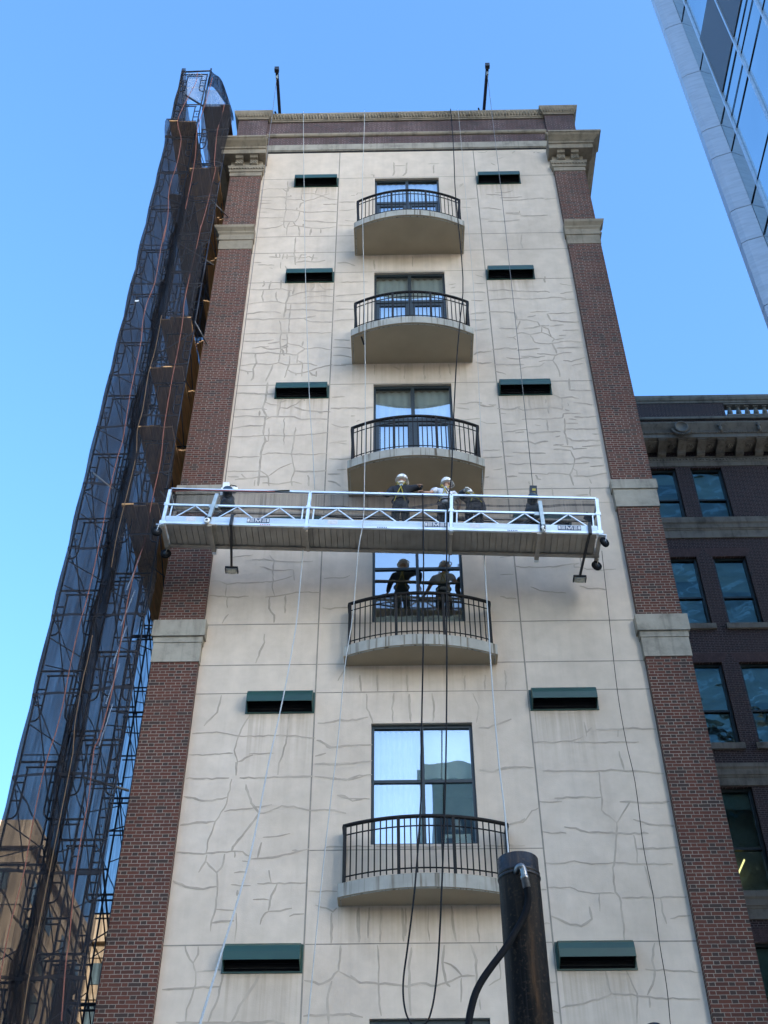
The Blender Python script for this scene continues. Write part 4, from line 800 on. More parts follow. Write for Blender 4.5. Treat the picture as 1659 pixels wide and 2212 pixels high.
# stirrups, guide wheels and hoists
for x, flip in ((.98, 1), (7.58, 1)):
    b = MB(); b.bar((x+.04, -.03, .80), (x-.02 if x < 2 else x+.08, -.05, .13), .075, .06, (0,1,0)); b.box(x-.08, x+.10, -.03, .05, .43, .52); b.build('stirrup', M['galv'], PF)
    xw = x-.06 if x < 2 else x+.07
    b = MB(); b.box(xw-.055, xw+.055, -.05, -.012, .05, .2); b.build('wheel_bracket', M['darkmetal'], PF)
    b = MB(); b.lathe([(.030, -.022), (.062, -.018), (.068, 0), (.062, .018), (.030, .022)], (xw+.01, -.075, .03), 18, (0,-1,0) if x < 2 else (.8,-.6,0)); gw = b.build('guide_wheel', M['white'], PF)
    b = MB(); b.lathe([(.005, -.03), (.028, -.028), (.028, .028), (.005, .03)], (xw+.01, -.075, .03), 12, (0,-1,0) if x < 2 else (.8,-.6,0)); b.build('hub', M['darkmetal'], gw)
    b = MB(); b.box(x-.045, x+.045, -.02, DP+.05, -.075, -.005); b.box(x-.16, x+.14, -.012, .05, -.035, -.003); b.build('stirrup_beam', M['alu_dull'], PF)
    b = MB(); b.box(x-.04, x+.05, DP+.0505, DP+.13, -.07, .01); b.build('beam_end', M['white'], PF)
# hoists
for x, big in ((1.16, 1), (7.48, 0)):
    b = MB(); b.lathe([(.10, -.17), (.15, -.15), (.155, -.02), (.13, .04), (.13, .12), (.11, .14)], (x+.02, .34, .92), 16)
    b.lathe([(.04, 0), (.10, .02), (.11, .16), (.09, .2)], (x, .26, 1.03), 12, (.2,-1,.3))
    h = b.build('hoist_motor', M['motor'], PF)
    b = MB()
    if big:
        b.box(x-.13, x-.005, .24, .40, 1.04, 1.42); b.box(x-.16, x+.08, .26, .42, 1.05, 1.28); b.lathe([(.05, 0), (.07, .02), (.07, .1), (.04, .12)], (x+.14, .3, 1.18), 10, (0,-1,.3))
    else:
        b.box(x-.03, x+.03, .3, .36, 1.03, 1.34); b.box(x-.06, x+.09, .27, .36, .99, 1.08)
    b.build('control_housing', M['white'] if big else M['galv'], h)
    if not big:
        b = MB(); b.box(x-.02, x+.13, .24, .36, 1.20, 1.52); b.build('switch_box', M['darkmetal'], h)
        b = MB(); b.box(x+.01, x+.09, .236, .2395, 1.26, 1.31); b.box(x+.03, x+.10, .236, .2395, 1.37, 1.43); b.build('switch_label', M['strap'], h)
    else:
        b = MB(); b.tube([(x-.02, .3, 1.28), (x+.04, .26, 1.36), (x+.15, .26, 1.33), (x+.2, .3, 1.2)], .012, 6); b.build('hoist_cable', M['cable'], h)
    b = MB(); b.box(x-.3, x+.34, .28, .5, .06, .34); b.lathe([(.17, -.06), (.19, -.02), (.19, .05), (.16, .08)], (x+.32, .30, .26), 16, (0,-1,0)); b.build('power_unit', M['darkmetal'], PF)
    b = MB(); b.tube([(x-.24, .36, .34), (x-.2, .36, .5), (x-.05, .36, .62), (x+.1, .36, .74)], .05, 7); b.build('hoist_frame', M['darkmetal'], PF)
# end casters
for (x, y, tilt) in ((-.06, .02, .25), (.02, DP-.02, .1), (LN+.05, .02, .7), (LN-.02, DP+.02, .35)):
    b = MB(); ax = Vector((tilt, -1, 0)).normalized()
    b.lathe([(.055, -.026), (.105, -.024), (.112, 0), (.105, .024), (.055, .026)], (x, y, -.21), 20, ax); w_ = b.build('caster_wheel', M['rubber'], PF)
    b = MB(); b.lathe([(.01, -.03), (.05, -.026), (.05, .026), (.01, .03)], (x, y, -.21), 12, ax); b.build('hub', M['darkmetal'], w_)
    b = MB(); px = ax*.036
    for sg in (-1, 1): b.bar((x+px.x*sg, y+px.y*sg, -.21), (x+px.x*sg+.02, y+px.y*sg, -.06), .035, .006)
    b.box(x-.04, x+.05, y-.045, y+.045, -.06, -.045); b.build('caster_fork', M['alu'] if y < .1 else M['alu_dull'], w_)
# wall rollers on arms
for x, xe in ((1.42, 1.30), (8.58, 8.50)):
    b = MB(); b.bar((x, -.06, .02), (xe, 1.22, -.09), .045, .05); b.box(x-.03, x+.03, -.07, -.01, -.06, .22); b.bar((x, -.05, .22), (x+.03, .02, .30), .03, .03); a_ = b.build('roller_arm', M['darkmetal'], PF)
    b = MB(); b.box(xe-.13, xe+.13, 1.19, 1.23, -.115, -.085); b.box(xe-.135, xe-.115, 1.20, 1.36, -.15, -.085); b.box(xe+.115, xe+.135, 1.20, 1.36, -.15, -.085); b.build('roller_fork', M['darkmetal'], a_)
    b = MB(); b.lathe([(.02, -.112), (.048, -.108), (.06, -.06), (.062, 0), (.06, .06), (.048, .108), (.02, .112)], (xe, 1.31, -.12), 16, (1,0,0)); b.build('foam_roller', M['foam'], a_)
# hoses, cords and clutter lying on the platform
b = MB(); b.tube([(-.12, -.01, .95), (.4, -.02, .93), (1.2, -.02, .925), (2.0, -.02, .93), (2.5, -.02, .97)], .014, 6); tag(b.build('power_cord', M['cable'], None), 'black and red cord taped along the left top rail', 'cord'); 
o_ = bpy.data.objects['power_cord']; o_.matrix_world = Matrix.Translation((-4.77, -1.65, 17.69)) @ Matrix.Rotation(TH, 4, 'Y')
def on_platform(bm_, name, mat, label, cat):
    o = bm_.build(name, mat); o.matrix_world = Matrix.Translation((-4.77, -1.65, 17.69)) @ Matrix.Rotation(TH, 4, 'Y'); tag(o, label, cat); return o
b = MB(); b.tube([(.0, .04, .93), (.7, -.03, .915), (1.5, -.03, .915), (2.2, -.02, .935)], .011, 6); on_platform(b, 'power_cord', M['sticker_r'], 'dull red cord under the left end of the top rail', 'cord')
b = MB(); b.tube([(2.4, .5, .42), (2.9, .48, .36), (3.6, .5, .40), (4.3, .52, .44), (4.9, .5, .35), (5.3, .45, .30)], .018, 6); on_platform(b, 'air_hose', M['cable'], 'black hose sagging along the platform between its left hoist and the workers', 'hose')
b = MB(); b.tube([(3.2, DP-.02, .93), (3.8, DP-.01, .90), (4.6, DP, .92), (5.5, DP, .90), (6.0, DP, .93), (6.8, DP, .91)], .017, 6); on_platform(b, 'safety_line', M['cable'], 'black line run along the back rail behind the workers', 'rope')
b = MB(); b.tube([(5.0, .6, .30), (6.2, .58, .33), (7.2, .6, .36), (8.2, .6, .28)], .013, 6); on_platform(b, 'power_cord', M['rope_o'], 'orange cord low behind the right platform bracing', 'cord')
b = MB()
for x0, x1, za in ((6.0, 6.9, .26), (7.9, 8.5, .2)): pass
b.lathe([(.14, 0), (.16, .02), (.17, .3), (.175, .31), (.16, .33)], (7.85, .4, .05), 16); on_platform(b, 'bucket', M['sticker'], 'pale bucket standing on the right end of the platform deck', 'bucket')
b = MB(); b.box(8.02, 8.45, .3, .62, .05, .36); b.box(8.0, 8.47, .28, .64, .361, .39); on_platform(b, 'tool_case', M['alu_dull'], 'dull tool case with lid at the far right of the platform deck', 'case')
b = MB(); b.bar((8.6, .5, .95), (8.72, .3, .62), .012, .16); on_platform(b, 'shoulder_bag', M['cloth_grey'], 'dark bag hanging inside the right end of the platform', 'bag')

# ================================================================== workers
def skin_obj(name, joints, edges, mat, parent, sub=2, root=0):
    me = bpy.data.meshes.new(name); me.from_pydata([j[0] for j in joints], edges, []); me.materials.append(mat)
    o = bpy.data.objects.new(name, me); COL.objects.link(o); o.parent = parent
    sk = o.modifiers.new('skin', 'SKIN'); sk.use_smooth_shade = True; sk.branch_smoothing = .4
    for i, j in enumerate(joints):
        r_ = j[1]; d = me.skin_vertices[0].data[i]; d.radius = r_ if isinstance(r_, tuple) else (r_, r_); d.use_root = (i == root)
    ss = o.modifiers.new('subdivision', 'SUBSURF'); ss.levels = sub; ss.render_levels = sub
    return o
def hand_chain(J, E, wrist_i, wrist, tip_dir, side, down, curl=.6):
    """palm, four fingers and a thumb grown from the wrist joint"""
    d = Vector(tip_dir).normalized(); s_ = Vector(side).normalized(); dn = Vector(down).normalized(); wv = Vector(wrist)
    palm = wv + d*.055; J.append((tuple(palm), (.034, .018))); pi = len(J)-1; E.append((wrist_i, pi))
    for k, (off, ln) in enumerate(((-.030, .070), (-.010, .082), (.010, .076), (.030, .060))):
        a = palm + d*.035 + s_*off; b_ = a + d*ln*.45 + dn*ln*.15*curl; c_ = b_ + d*ln*.25 + dn*ln*.45*curl; 
        i0 = len(J); J += [(tuple(a), .0095), (tuple(b_), .009), (tuple(c_), .008)]; E += [(pi, i0), (i0, i0+1), (i0+1, i0+2)]
    a = wv + d*.035 - s_*.035; b_ = a + d*.03 - s_*.025 + dn*.01; c_ = b_ + d*.028 + dn*.012
    i0 = len(J); J += [(tuple(a), .011), (tuple(b_), .010), (tuple(c_), .009)]; E += [(pi, i0), (i0, i0+1), (i0+1, i0+2)]
def person(loc, rot, label, P, cloth, trousers, sleeve_long, gloves, hood=False, scarf=False):
    root = empty('person', loc, label, 'person', 'workers on the suspended platform', (0, 0, rot))
    pel, spn, chs, nck, hd = (Vector(P[k]) for k in ('pelvis', 'waist', 'chest', 'neck', 'head'))
    fd = Vector(P.get('face', (0, 1, 0))).normalized()
    J = [(tuple(pel), (.10, .075)), (tuple(spn), (.09, .07)), (tuple(chs), (.11, .075)), (tuple(nck), .055), (tuple(hd - Vector((0,0,.045)) + fd*.01), (.068, .078)), (tuple(hd + Vector((0,0,.045)) - fd*.005), (.075, .09)), (tuple(hd + Vector((0,0,.10))), .055)]
    E = [(0,1),(1,2),(2,3),(3,4),(4,5),(5,6)]
    SL = []; TR = []
    for sd in ('L', 'R'):
        sh, el, wr = (Vector(P[k+sd]) for k in ('shoulder', 'elbow', 'wrist')); i = len(J)
        J += [(tuple(sh), .048), (tuple(el), .042), (tuple(wr), .028)]; E += [(2, i), (i, i+1), (i+1, i+2)]
        dr = Vector(P.get('hand'+sd, tuple(wr-el))); sdv = dr.cross(Vector((0,0,1)))
        if sdv.length < .1: sdv = Vector((1,0,0))
        hand_chain(J, E, i+2, wr, dr, sdv*(1 if sd == 'L' else -1), (0,0,-1) if abs(dr.normalized().z) < .8 else (0,1,0), P.get('curl', .8))
        SL.append((sh, el, wr))
        hp, kn, an, to = (Vector(P[k+sd]) for k in ('hip', 'knee', 'ankle', 'toe')); i = len(J)
        J += [(tuple(hp), .075), (tuple(kn), .05), (tuple(an), .038), (tuple(to), (.04, .026))]; E += [(0, i), (i, i+1), (i+1, i+2), (i+2, i+3)]
        TR.append((hp, kn, an, to))
    body = skin_obj('body', J, E, M['skin'], root)
    # face: eyes, nose, mouth, ears as one small mesh on the head
    b = MB(); rgt = fd.cross(Vector((0,0,1))).normalized()
    for sg in (-1, 1):
        b.lathe([(.002,-.004),(.012,0),(.002,.006)], hd + fd*.088 + rgt*.032*sg + Vector((0,0,.012)), 8, fd)
        b.lathe([(.006,-.008),(.026,-.004),(.028,.004),(.006,.01)], hd + rgt*.083*sg + Vector((0,0,-.005)), 8, rgt*sg)
    b.build('eyes_and_ears', M['skin'], root)
    b = MB(); b.tube([hd + fd*.088 + Vector((0,0,.015)), hd + fd*.105 + Vector((0,0,-.02)), hd + fd*.088 + Vector((0,0,-.03))], [.008,.014,.008], 6); b.build('nose', M['skin'], root)
    b = MB(); b.tube([hd + fd*.076 - rgt*.025 + Vector((0,0,-.055)), hd + fd*.086 + Vector((0,0,-.055)), hd + fd*.076 + rgt*.025 + Vector((0,0,-.055))], .006, 5); b.build('mouth', M['sticker_r'], root)
    # shirt
    J = [(tuple(pel-Vector((0,0,.06))), (.160, .13)), (tuple(pel*.75+spn*.25), (.158, .125)), (tuple(spn), (.142, .115)), (tuple(chs), (.172, .125)), (tuple(nck*.75+chs*.25), (.085, .08))]; E = [(0,1),(1,2),(2,3),(3,4)]
    for sh, el, wr in SL:
        i = len(J)
        if sleeve_long: J += [(tuple(sh), .090), (tuple(el), .064), (tuple(el*.08+wr*.92), .045)]; E += [(3,i),(i,i+1),(i+1,i+2)]
        else: J += [(tuple(sh), .088), (tuple(sh*.35+el*.65), .070)]; E += [(3,i),(i,i+1)]
    skin_obj('jacket' if sleeve_long else 'tshirt', J, E, cloth, root)
    J = [(tuple(pel+Vector((0,0,.14))), (.142, .112)), (tuple(pel-Vector((0,0,.03))), (.158, .128))]; E = [(0,1)]
    for hp, kn, an, to in TR:
        i = len(J); J += [(tuple(hp), .115), (tuple(kn), .085), (tuple(an+Vector((0,0,.03))), .062)]; E += [(1,i),(i,i+1),(i+1,i+2)]
    skin_obj('trousers', J, E, trousers, root)
    for hp, kn, an, to in TR:
        skin_obj('boot', [(tuple(an+Vector((0,0,.05))), .052), (tuple(an-Vector((0,0,.03))), (.05,.045)), (tuple(to), (.05, .033))], [(0,1),(1,2)], M['rubber'], root)
    # hard hat: dome, brim
    hz = hd + Vector((0,0,.045)) ; tl = Vector(P.get('hat', (0,0,1))).normalized()
    b = MB(); b.lathe([(.136, -.005), (.142, .0), (.138, .008), (.124, .014), (.121, .05), (.108, .095), (.078, .128), (.036, .145), (.008, .148)], hz, 22, tl)
    hat = b.build('hard_hat', M['helmet'], root)
    b = MB(); ff = (fd - tl*fd.dot(tl)).normalized(); b.tube([hz + ff*.11 - rgt*.09, hz + ff*.175 - rgt*.04, hz + ff*.185, hz + ff*.175 + rgt*.04, hz + ff*.11 + rgt*.09], [.010,.012,.012,.012,.010], 6); b.build('brim', M['helmet_brim'], hat)
    b = MB(); b.tube([hz + tl*.135 - ff*.06, hz + tl*.150, hz + tl*.135 + ff*.07], .010, 6); b.build('ridge', M['helmet'], hat)
    if hood:
        skin_obj('hood', [(tuple(nck-Vector((0,0,.03))), .11), (tuple(hd-Vector((0,0,.05))-fd*.01), (.105,.112)), (tuple(hd+Vector((0,0,-.01))-fd*.01), (.092,.10))], [(0,1),(1,2)], cloth, root)
    if scarf:
        b = MB(); b.lathe([(.075,-.02),(.09,-.015),(.095,.01),(.09,.03),(.075,.035)], nck + Vector((0,0,.045)), 14); b.build('neck_gaiter', M['glove'], root)
    # harness
    b = MB(); bk = -Vector(P.get('torso_face', (0,1,0))).normalized(); rg = Vector((0,0,1)).cross(bk).normalized()
    sL, sR = SL[0][0], SL[1][0]
    dring = chs*.55+nck*.45 + bk*.135 - Vector((0,0,.03))
    for a in (sL, sR):
        o_ = a*.55+nck*.45
        for fb in (1, -1):
            b.tube([o_ + Vector((0,0,.085)), o_*.8+dring*.2 + bk*.10*fb + Vector((0,0,.05)), chs + bk*.148*fb, spn + (a-nck)*.4 + bk*.135*fb, pel + (a-nck)*.62 + bk*.14*fb], .0115, 5)
    h_ = b.build('harness', M['strap'], root)
    b = MB(); ring = [pel*.6+spn*.4 + (bk*math.cos(q)*.135 + rg*math.sin(q)*.165) for q in [2*PI*i/20 for i in range(21)]]; b.tube(ring, .022, 6, False); b.build('belt', M['strap_k'], h_)
    b = MB(); b.lathe([(.03,-.006),(.036,0),(.03,.006)], dring+bk*.02, 10, bk); b.build('back_ring', M['galv'], h_)
    b = MB(); b.tube([dring+bk*.02, dring+bk*.06-Vector((0,0,.25))+rg*.1, spn+bk*.16+rg*.12, pel+bk*.15+rg*.1], .012, 5); b.build('lanyard', M['strap_k'], h_)
    if gloves:
        for sd in ('L', 'R'):
            wr = Vector(P['wrist'+sd]); dr = Vector(P.get('hand'+sd, tuple(wr-Vector(P['elbow'+sd])))); J = [(tuple(wr - dr.normalized()*.03), .034)]; E = []
            J.append((tuple(wr), .033)); E.append((0,1)); sdv = dr.cross(Vector((0,0,1)))
            if sdv.length < .1: sdv = Vector((1,0,0))
            n0 = len(J); hand_chain(J, E, 1, wr, dr, sdv*(1 if sd == 'L' else -1), (0,0,-1) if abs(dr.normalized().z) < .8 else (0,1,0), P.get('curl', .8))
            J = [(p, (r_ if isinstance(r_, tuple) else (r_, r_))) for p, r_ in J]; J = [(p, (r_[0]+.004, r_[1]+.004)) for p, r_ in J]
            skin_obj('glove', J, E, M['glove'], root)
    return root
def fl(x): return 17.69-.0495*(x+4.77)+.045
legs = dict(hipL=(-.09,0,.90), hipR=(.09,0,.90), kneeL=(-.11,.03,.48), kneeR=(.11,.05,.48), ankleL=(-.12,-.01,.085), ankleR=(.12,.0,.085), toeL=(-.14,.15,.035), toeR=(.15,.16,.035))
# left worker: leans right, right forearm up and across, gloved left hand on the rail
P1 = dict(legs, pelvis=(0,0,.97), waist=(0,.0,1.12), chest=(.02,.01,1.34), neck=(.03,.02,1.50), head=(.04,.03,1.63), shoulderL=(-.17,.0,1.40), shoulderR=(.20,.03,1.42), elbowL=(-.27,-.06,1.16), wristL=(-.33,-.22,1.03), handL=(-.6,-.3,.0), elbowR=(.44,.0,1.45), wristR=(.40,-.20,1.28), handR=(.2,-.8,-.35), face=(.55,.8,-.1), hat=(.10,-.05,1))
person((.05, -1.30, fl(.05)), 0, 'worker in dark jacket with elbow raised, leftmost of the three on the platform', P1, M['cloth_navy'], M['cloth_green'], True, False, scarf=True)
P2 = dict(legs, pelvis=(0,0,.96), waist=(.01,.0,1.10), chest=(-.01,.02,1.31), neck=(.03,.05,1.46), head=(.05,.07,1.60), shoulderL=(-.19,-.02,1.37), shoulderR=(.18,.06,1.35), elbowL=(-.33,-.15,1.17), wristL=(-.45,-.30,1.05), handL=(-.75,-.3,-.1), elbowR=(.30,.12,1.10), wristR=(.24,.26,.98), face=(.75,.6,-.1), hat=(-.10,-.08,1))
person((.99, -1.30, fl(.99)), 0, 'worker in pale T-shirt and yellow harness reaching left along the platform rail', P2, M['cloth_pale'], M['cloth_black'], False, False)
P3 = dict(legs, pelvis=(.03,-.02,.93), waist=(.03,.03,1.07), chest=(-.02,.13,1.25), neck=(-.05,.17,1.36), head=(-.08,.22,1.44), shoulderL=(-.20,.06,1.27), shoulderR=(.16,.12,1.27), elbowL=(-.25,-.18,1.16), wristL=(-.17,-.33,1.08), handL=(.15,-.5,-.05), elbowR=(.24,.18,1.0), wristR=(.12,.32,.92), face=(-.45,.8,-.4), hat=(-.25,-.22,1), curl=1.2)
person((1.56, -1.30, fl(1.56)), 0, 'hooded charcoal worker bending forward with pale gloves, rightmost of the three', P3, M['cloth_grey'], M['cloth_black'], True, True, hood=True)

# ================================================================== ropes, cables, wires
RP = {"w1":[[-2.855,-0.25,36.605],[-2.578,-0.532,31.467],[-2.327,-0.814,27.057],[-2.01,-1.096,22.19],[-1.839,-1.378,20.199],[-1.709,-1.66,18.567]],"w1b":[[-1.945,-1.0,17.501],[-1.905,-1.727,15.229],[-1.894,-2.455,13.75],[-1.876,-3.182,12.58],[-1.872,
-3.909,11.413],[-1.863,-4.636,10.341],[-1.843,-5.364,9.191],[-1.815,-6.091,8.216],[-1.804,-6.818,7.361],[-1.782,-7.545,6.633],[-1.76,-8.273,5.885],[-1.716,-9.0,5.247],[-1.732,-9.0,5.142]],"w2":[[-0.89,-0.25,36.538],[-0.882,-0.825,33.19],[-0.86,
-1.4,30.26],[-0.798,-1.47,26.901],[-0.734,-1.54,24.158],[-0.69,-1.61,20.813],[-0.686,-1.68,18.489],[-0.698,-1.845,17.437],[-0.773,-2.01,16.565],[-0.846,-2.175,14.864],[-0.956,-2.34,13.623],[-1.029,-2.505,12.035],[-1.117,-2.67,10.693],[-1.209,
-2.835,9.125],[-1.291,-3.0,7.363],[-1.302,-3.0,7.197]],"b1":[[1.853,-0.3,35.181],[1.77,-0.86,32.531],[1.684,-1.42,29.92],[1.702,-1.467,26.049],[1.533,-1.513,24.137],[1.368,-1.56,22.386],[1.196,-1.607,20.043],[1.118,-1.653,18.882],[0.989,-1.7,
17.792],[0.888,-1.829,15.434],[0.804,-1.957,13.283],[0.708,-2.086,11.407],[0.595,-2.214,9.758],[0.507,-2.343,8.635],[0.431,-2.471,7.99],[0.355,-2.6,7.628],[0.288,-2.6,7.505],[0.192,-2.6,7.432]],"b2":[[0.509,-1.7,18.342],[0.485,-1.775,16.629],
[0.421,-1.85,14.359],[0.358,-1.925,12.745],[0.32,-2.0,11.461],[0.263,-2.075,10.6],[0.17,-2.15,9.571],[0.052,-2.225,8.689],[-0.007,-2.3,8.256],[-0.016,-2.375,7.966],[0.013,-2.45,7.716],[0.074,-2.525,7.545],[0.161,-2.6,7.432]],"w3":[[2.09,-0.25,
36.612],[2.082,-0.358,33.371],[2.061,-0.467,30.25],[2.038,-0.575,26.277],[1.943,-0.683,22.573],[1.873,-0.792,20.147],[1.828,-0.9,19.111]],"w3b":[[1.741,-0.95,17.357],[1.635,-1.792,14.909],[1.543,-2.633,12.815],[1.475,-3.475,10.994],[1.423,-4.317,
9.761],[1.348,-5.158,8.638],[1.262,-6.0,7.652]],"t1":[[4.053,-1.3,17.101],[4.002,-1.32,16.019],[3.903,-1.34,13.859],[3.902,-1.36,12.687],[3.939,-1.38,11.861],[3.897,-1.4,10.67],[3.919,-1.42,9.875],[3.893,-1.44,9.052],[3.89,-1.46,8.414],[3.85,
-1.48,7.86],[3.839,-1.5,7.736]],"o1":[[-6.305,-0.97,38.11],[-6.305,-0.97,37.565],[-6.402,-0.97,36.741],[-6.499,-0.97,35.717],[-6.577,-0.97,34.946],[-6.412,-0.97,34.242],[-6.35,-0.97,33.819],[-6.294,-0.97,32.545],[-6.361,-0.97,31.147],[-6.265,
-0.97,29.954],[-6.226,-0.97,28.649],[-6.222,-0.97,29.355],[-6.226,-0.97,28.187],[-6.218,-0.97,26.859],[-6.31,-0.97,25.991],[-6.283,-0.97,25.104],[-6.207,-0.97,24.227],[-6.222,-0.97,22.448],[-6.175,-0.97,20.974],[-6.182,-0.97,20.375],[-6.186,
-0.97,19.002],[-6.183,-0.97,18.283],[-6.199,-0.97,17.358],[-6.186,-0.97,16.384],[-6.208,-0.97,15.522],[-6.221,-0.97,14.532],[-6.229,-0.97,13.814],[-6.241,-0.97,13.152],[-6.247,-0.97,12.866],[-6.286,-0.97,12.082],[-6.287,-0.97,11.162],[-6.26,
-0.97,10.484],[-6.264,-0.97,9.769],[-6.261,-0.97,9.154],[-6.258,-0.97,8.565]],"o2":[[-5.789,-0.97,37.787],[-5.831,-0.97,36.896],[-5.852,-0.97,35.976],[-5.909,-0.97,34.384],[-5.829,-0.97,33.133],[-5.816,-0.97,32.039],[-5.805,-0.97,30.21]],"o3":[[-5.24,
-0.97,36.068],[-5.276,-0.97,35.23],[-5.31,-0.97,34.418],[-5.208,-0.97,32.511],[-5.153,-0.97,32.213],[-5.192,-0.97,31.538],[-5.228,-0.97,30.103],[-5.268,-0.97,29.049],[-5.267,-0.97,29.328],[-5.307,-0.97,28.276],[-5.335,-0.97,27.324],[-5.334,-0.97,
25.889],[-5.29,-0.97,25.229],[-5.294,-0.97,24.206],[-5.312,-0.97,23.094],[-5.272,-0.97,21.365],[-5.203,-0.97,20.16],[-5.253,-0.97,18.985],[-5.259,-0.97,17.919],[-5.318,-0.97,17.244],[-5.348,-0.97,16.402],[-5.361,-0.97,15.66],[-5.369,-0.97,14.92],
[-5.35,-0.97,14.047],[-5.402,-0.97,13.09],[-5.471,-0.97,12.857],[-5.43,-0.97,12.046],[-5.414,-0.97,11.277],[-5.377,-0.97,10.546],[-5.359,-0.97,10.194],[-5.305,-0.97,9.405],[-5.292,-0.97,9.102],[-5.17,-0.97,8.151]],"o4":[[-5.855,-0.97,25.393],
[-5.86,-0.97,24.124],[-5.886,-0.97,23.198],[-5.826,-0.97,21.795],[-5.867,-0.97,21.171],[-5.809,-0.97,20.565],[-5.794,-0.97,19.978],[-5.824,-0.97,18.242],[-5.833,-0.97,17.621],[-5.841,-0.97,17.186]],"o5":[[-5.927,-0.97,15.428],[-5.938,-0.97,14.929],
[-5.935,-0.97,14.5],[-5.908,-0.97,13.945],[-5.905,-0.97,13.409],[-5.876,-0.97,12.993],[-5.843,-0.97,12.438],[-5.8,-0.97,9.193],[-5.776,-0.97,8.357],[-5.788,-0.97,8.117]],"hose":[[1.198,-8.24,6.817],[1.21,-8.22,6.74],[1.208,-8.2,6.663],[1.176,
-8.19,6.552],[1.113,-8.18,6.442],[1.033,-8.18,6.319],[0.931,-8.2,6.17],[0.823,-8.22,6.033],[0.731,-8.24,5.908],[0.66,-8.26,5.786],[0.615,-8.28,5.665],[0.579,-8.3,5.528],[0.563,-8.3,5.409]],"elbow":[[1.137,-8.08,6.987],[1.128,-8.16,6.988],[1.139,
-8.22,6.997],[1.163,-8.25,6.996],[1.181,-8.25,6.971],[1.187,-8.25,6.921],[1.198,-8.24,6.817]]}
def smooth(pts, k=4):
    """Catmull-Rom through the points"""
    P = [Vector(p) for p in pts]; out = []
    for i in range(len(P)-1):
        p0, p1, p2, p3 = P[max(i-1,0)], P[i], P[i+1], P[min(i+2,len(P)-1)]
        for j in range(k):
            t = j/k; out.append(.5*((2*p1)+(p2-p0)*t+(2*p0-5*p1+4*p2-p3)*t*t+(3*p1-p0-3*p2+p3)*t**3))
    out.append(P[-1]); return out
def rope(name, pts, r, mat, label, cat, grp=None, n=6):
    b = MB(); b.tube(pts, r, n); return tag(b.build(name, mat), label, cat, grp)
def twist_rope(name, pts, r, mat, label, cat, step=.05):
    """laid rope: three twisted strands"""
    P = []; pts = [Vector(p) for p in pts]
    for a, c in zip(pts, pts[1:]):
        n = max(1, int((c-a).length/step))
        P += [a+(c-a)*i/n for i in range(n)]
    P.append(pts[-1]); b = MB()
    for k in range(3):
        Q = []
        for i, p in enumerate(P):
            d = (P[min(i+1,len(P)-1)]-P[max(i-1,0)]).normalized(); u = d.cross(Vector((0,1,0))).normalized(); v = u.cross(d)
            a = i*1.0+k*2*PI/3; Q.append(p+(u*math.cos(a)+v*math.sin(a))*r*.5)
        b.tube(Q, r*.62, 5)
    return tag(b.build(name, mat), label, cat)
def over(pts): return [(pts[0][0], .25, 36.80), (pts[0][0], -.23, 36.79)] + [tuple(p) for p in pts[1:]]
rope('rope', over(smooth(RP['w1'])), .0085, M['rope_w'], 'white rope from the parapet to the platform rail, left of all balconies', 'rope')
twist_rope('rope', [(p.x, p.y, p.z) for p in smooth(RP['w1b'])], .0105, M['rope_w'], 'thick white rope slanting from under the platform to the bottom left', 'rope')
rope('rope', over(smooth(RP['w2'])), .0085, M['rope_w'], 'thin white rope from parapet past the left edges of the balconies', 'rope')
rope('cable', over(smooth(RP['b1'])), .0135, M['cable'], 'black cable dropping from the parapet past the right edges of the upper balconies', 'cable')
rope('cable', smooth(RP['b2']), .0135, M['cable'], 'black cable hanging from a worker’s hand below the platform to a loop at the bottom', 'cable')
rope('rope', over(smooth(RP['w3'])), .005, M['rope_w'], 'faint pale rope falling right of the upper balconies, ending behind the platform', 'rope')
rope('rope', smooth(RP['w3b']), .0115, M['rope_w'], 'white rope from below the platform down to the top of the steel pipe', 'rope')
rope('cable', smooth(RP['t1']), .006, M['cable'], 'thin dark line hanging from the right end of the platform down the right stucco', 'cable')
rope('wire_rope', [(2.99, -1.26, 37.02), (2.96, -1.29, 30), (2.90, -1.31, 24), (2.83, -1.33, 18.5)], .0075, M['wire'], 'steel wire from the right roof beam to the right platform hoist', 'wire')
rope('wire_rope', [(-3.64, -1.26, 37.02), (-3.645, -1.28, 28), (-3.66, -1.30, 18.8)], .0075, M['wire'], 'steel wire from the left roof beam down to the left platform hoist', 'wire')
for k, nm, lb in (('o1', 'rope_o', 'long orange rope on the outer half of the scaffold netting'), ('o2', 'rope_o', 'short orange rope in the middle of the scaffold top'), ('o3', 'rope_o', 'long orange rope down the scaffold netting nearest the brick pier'), ('o4', 'rope_t', 'tan rope beside the dark netting fold, above the platform level'), ('o5', 'rope_t', 'tan rope low on the dark fold of the scaffold netting')):
    pts = [(p.x, p.y+.06*math.sin(i*.5)+.03, p.z) for i, p in enumerate(smooth(RP[k], 3))]
    rope('rope', pts, (.0095 if nm == 'rope_o' else .0075), M[nm], lb, 'rope', 'ropes on the scaffold netting', 5)

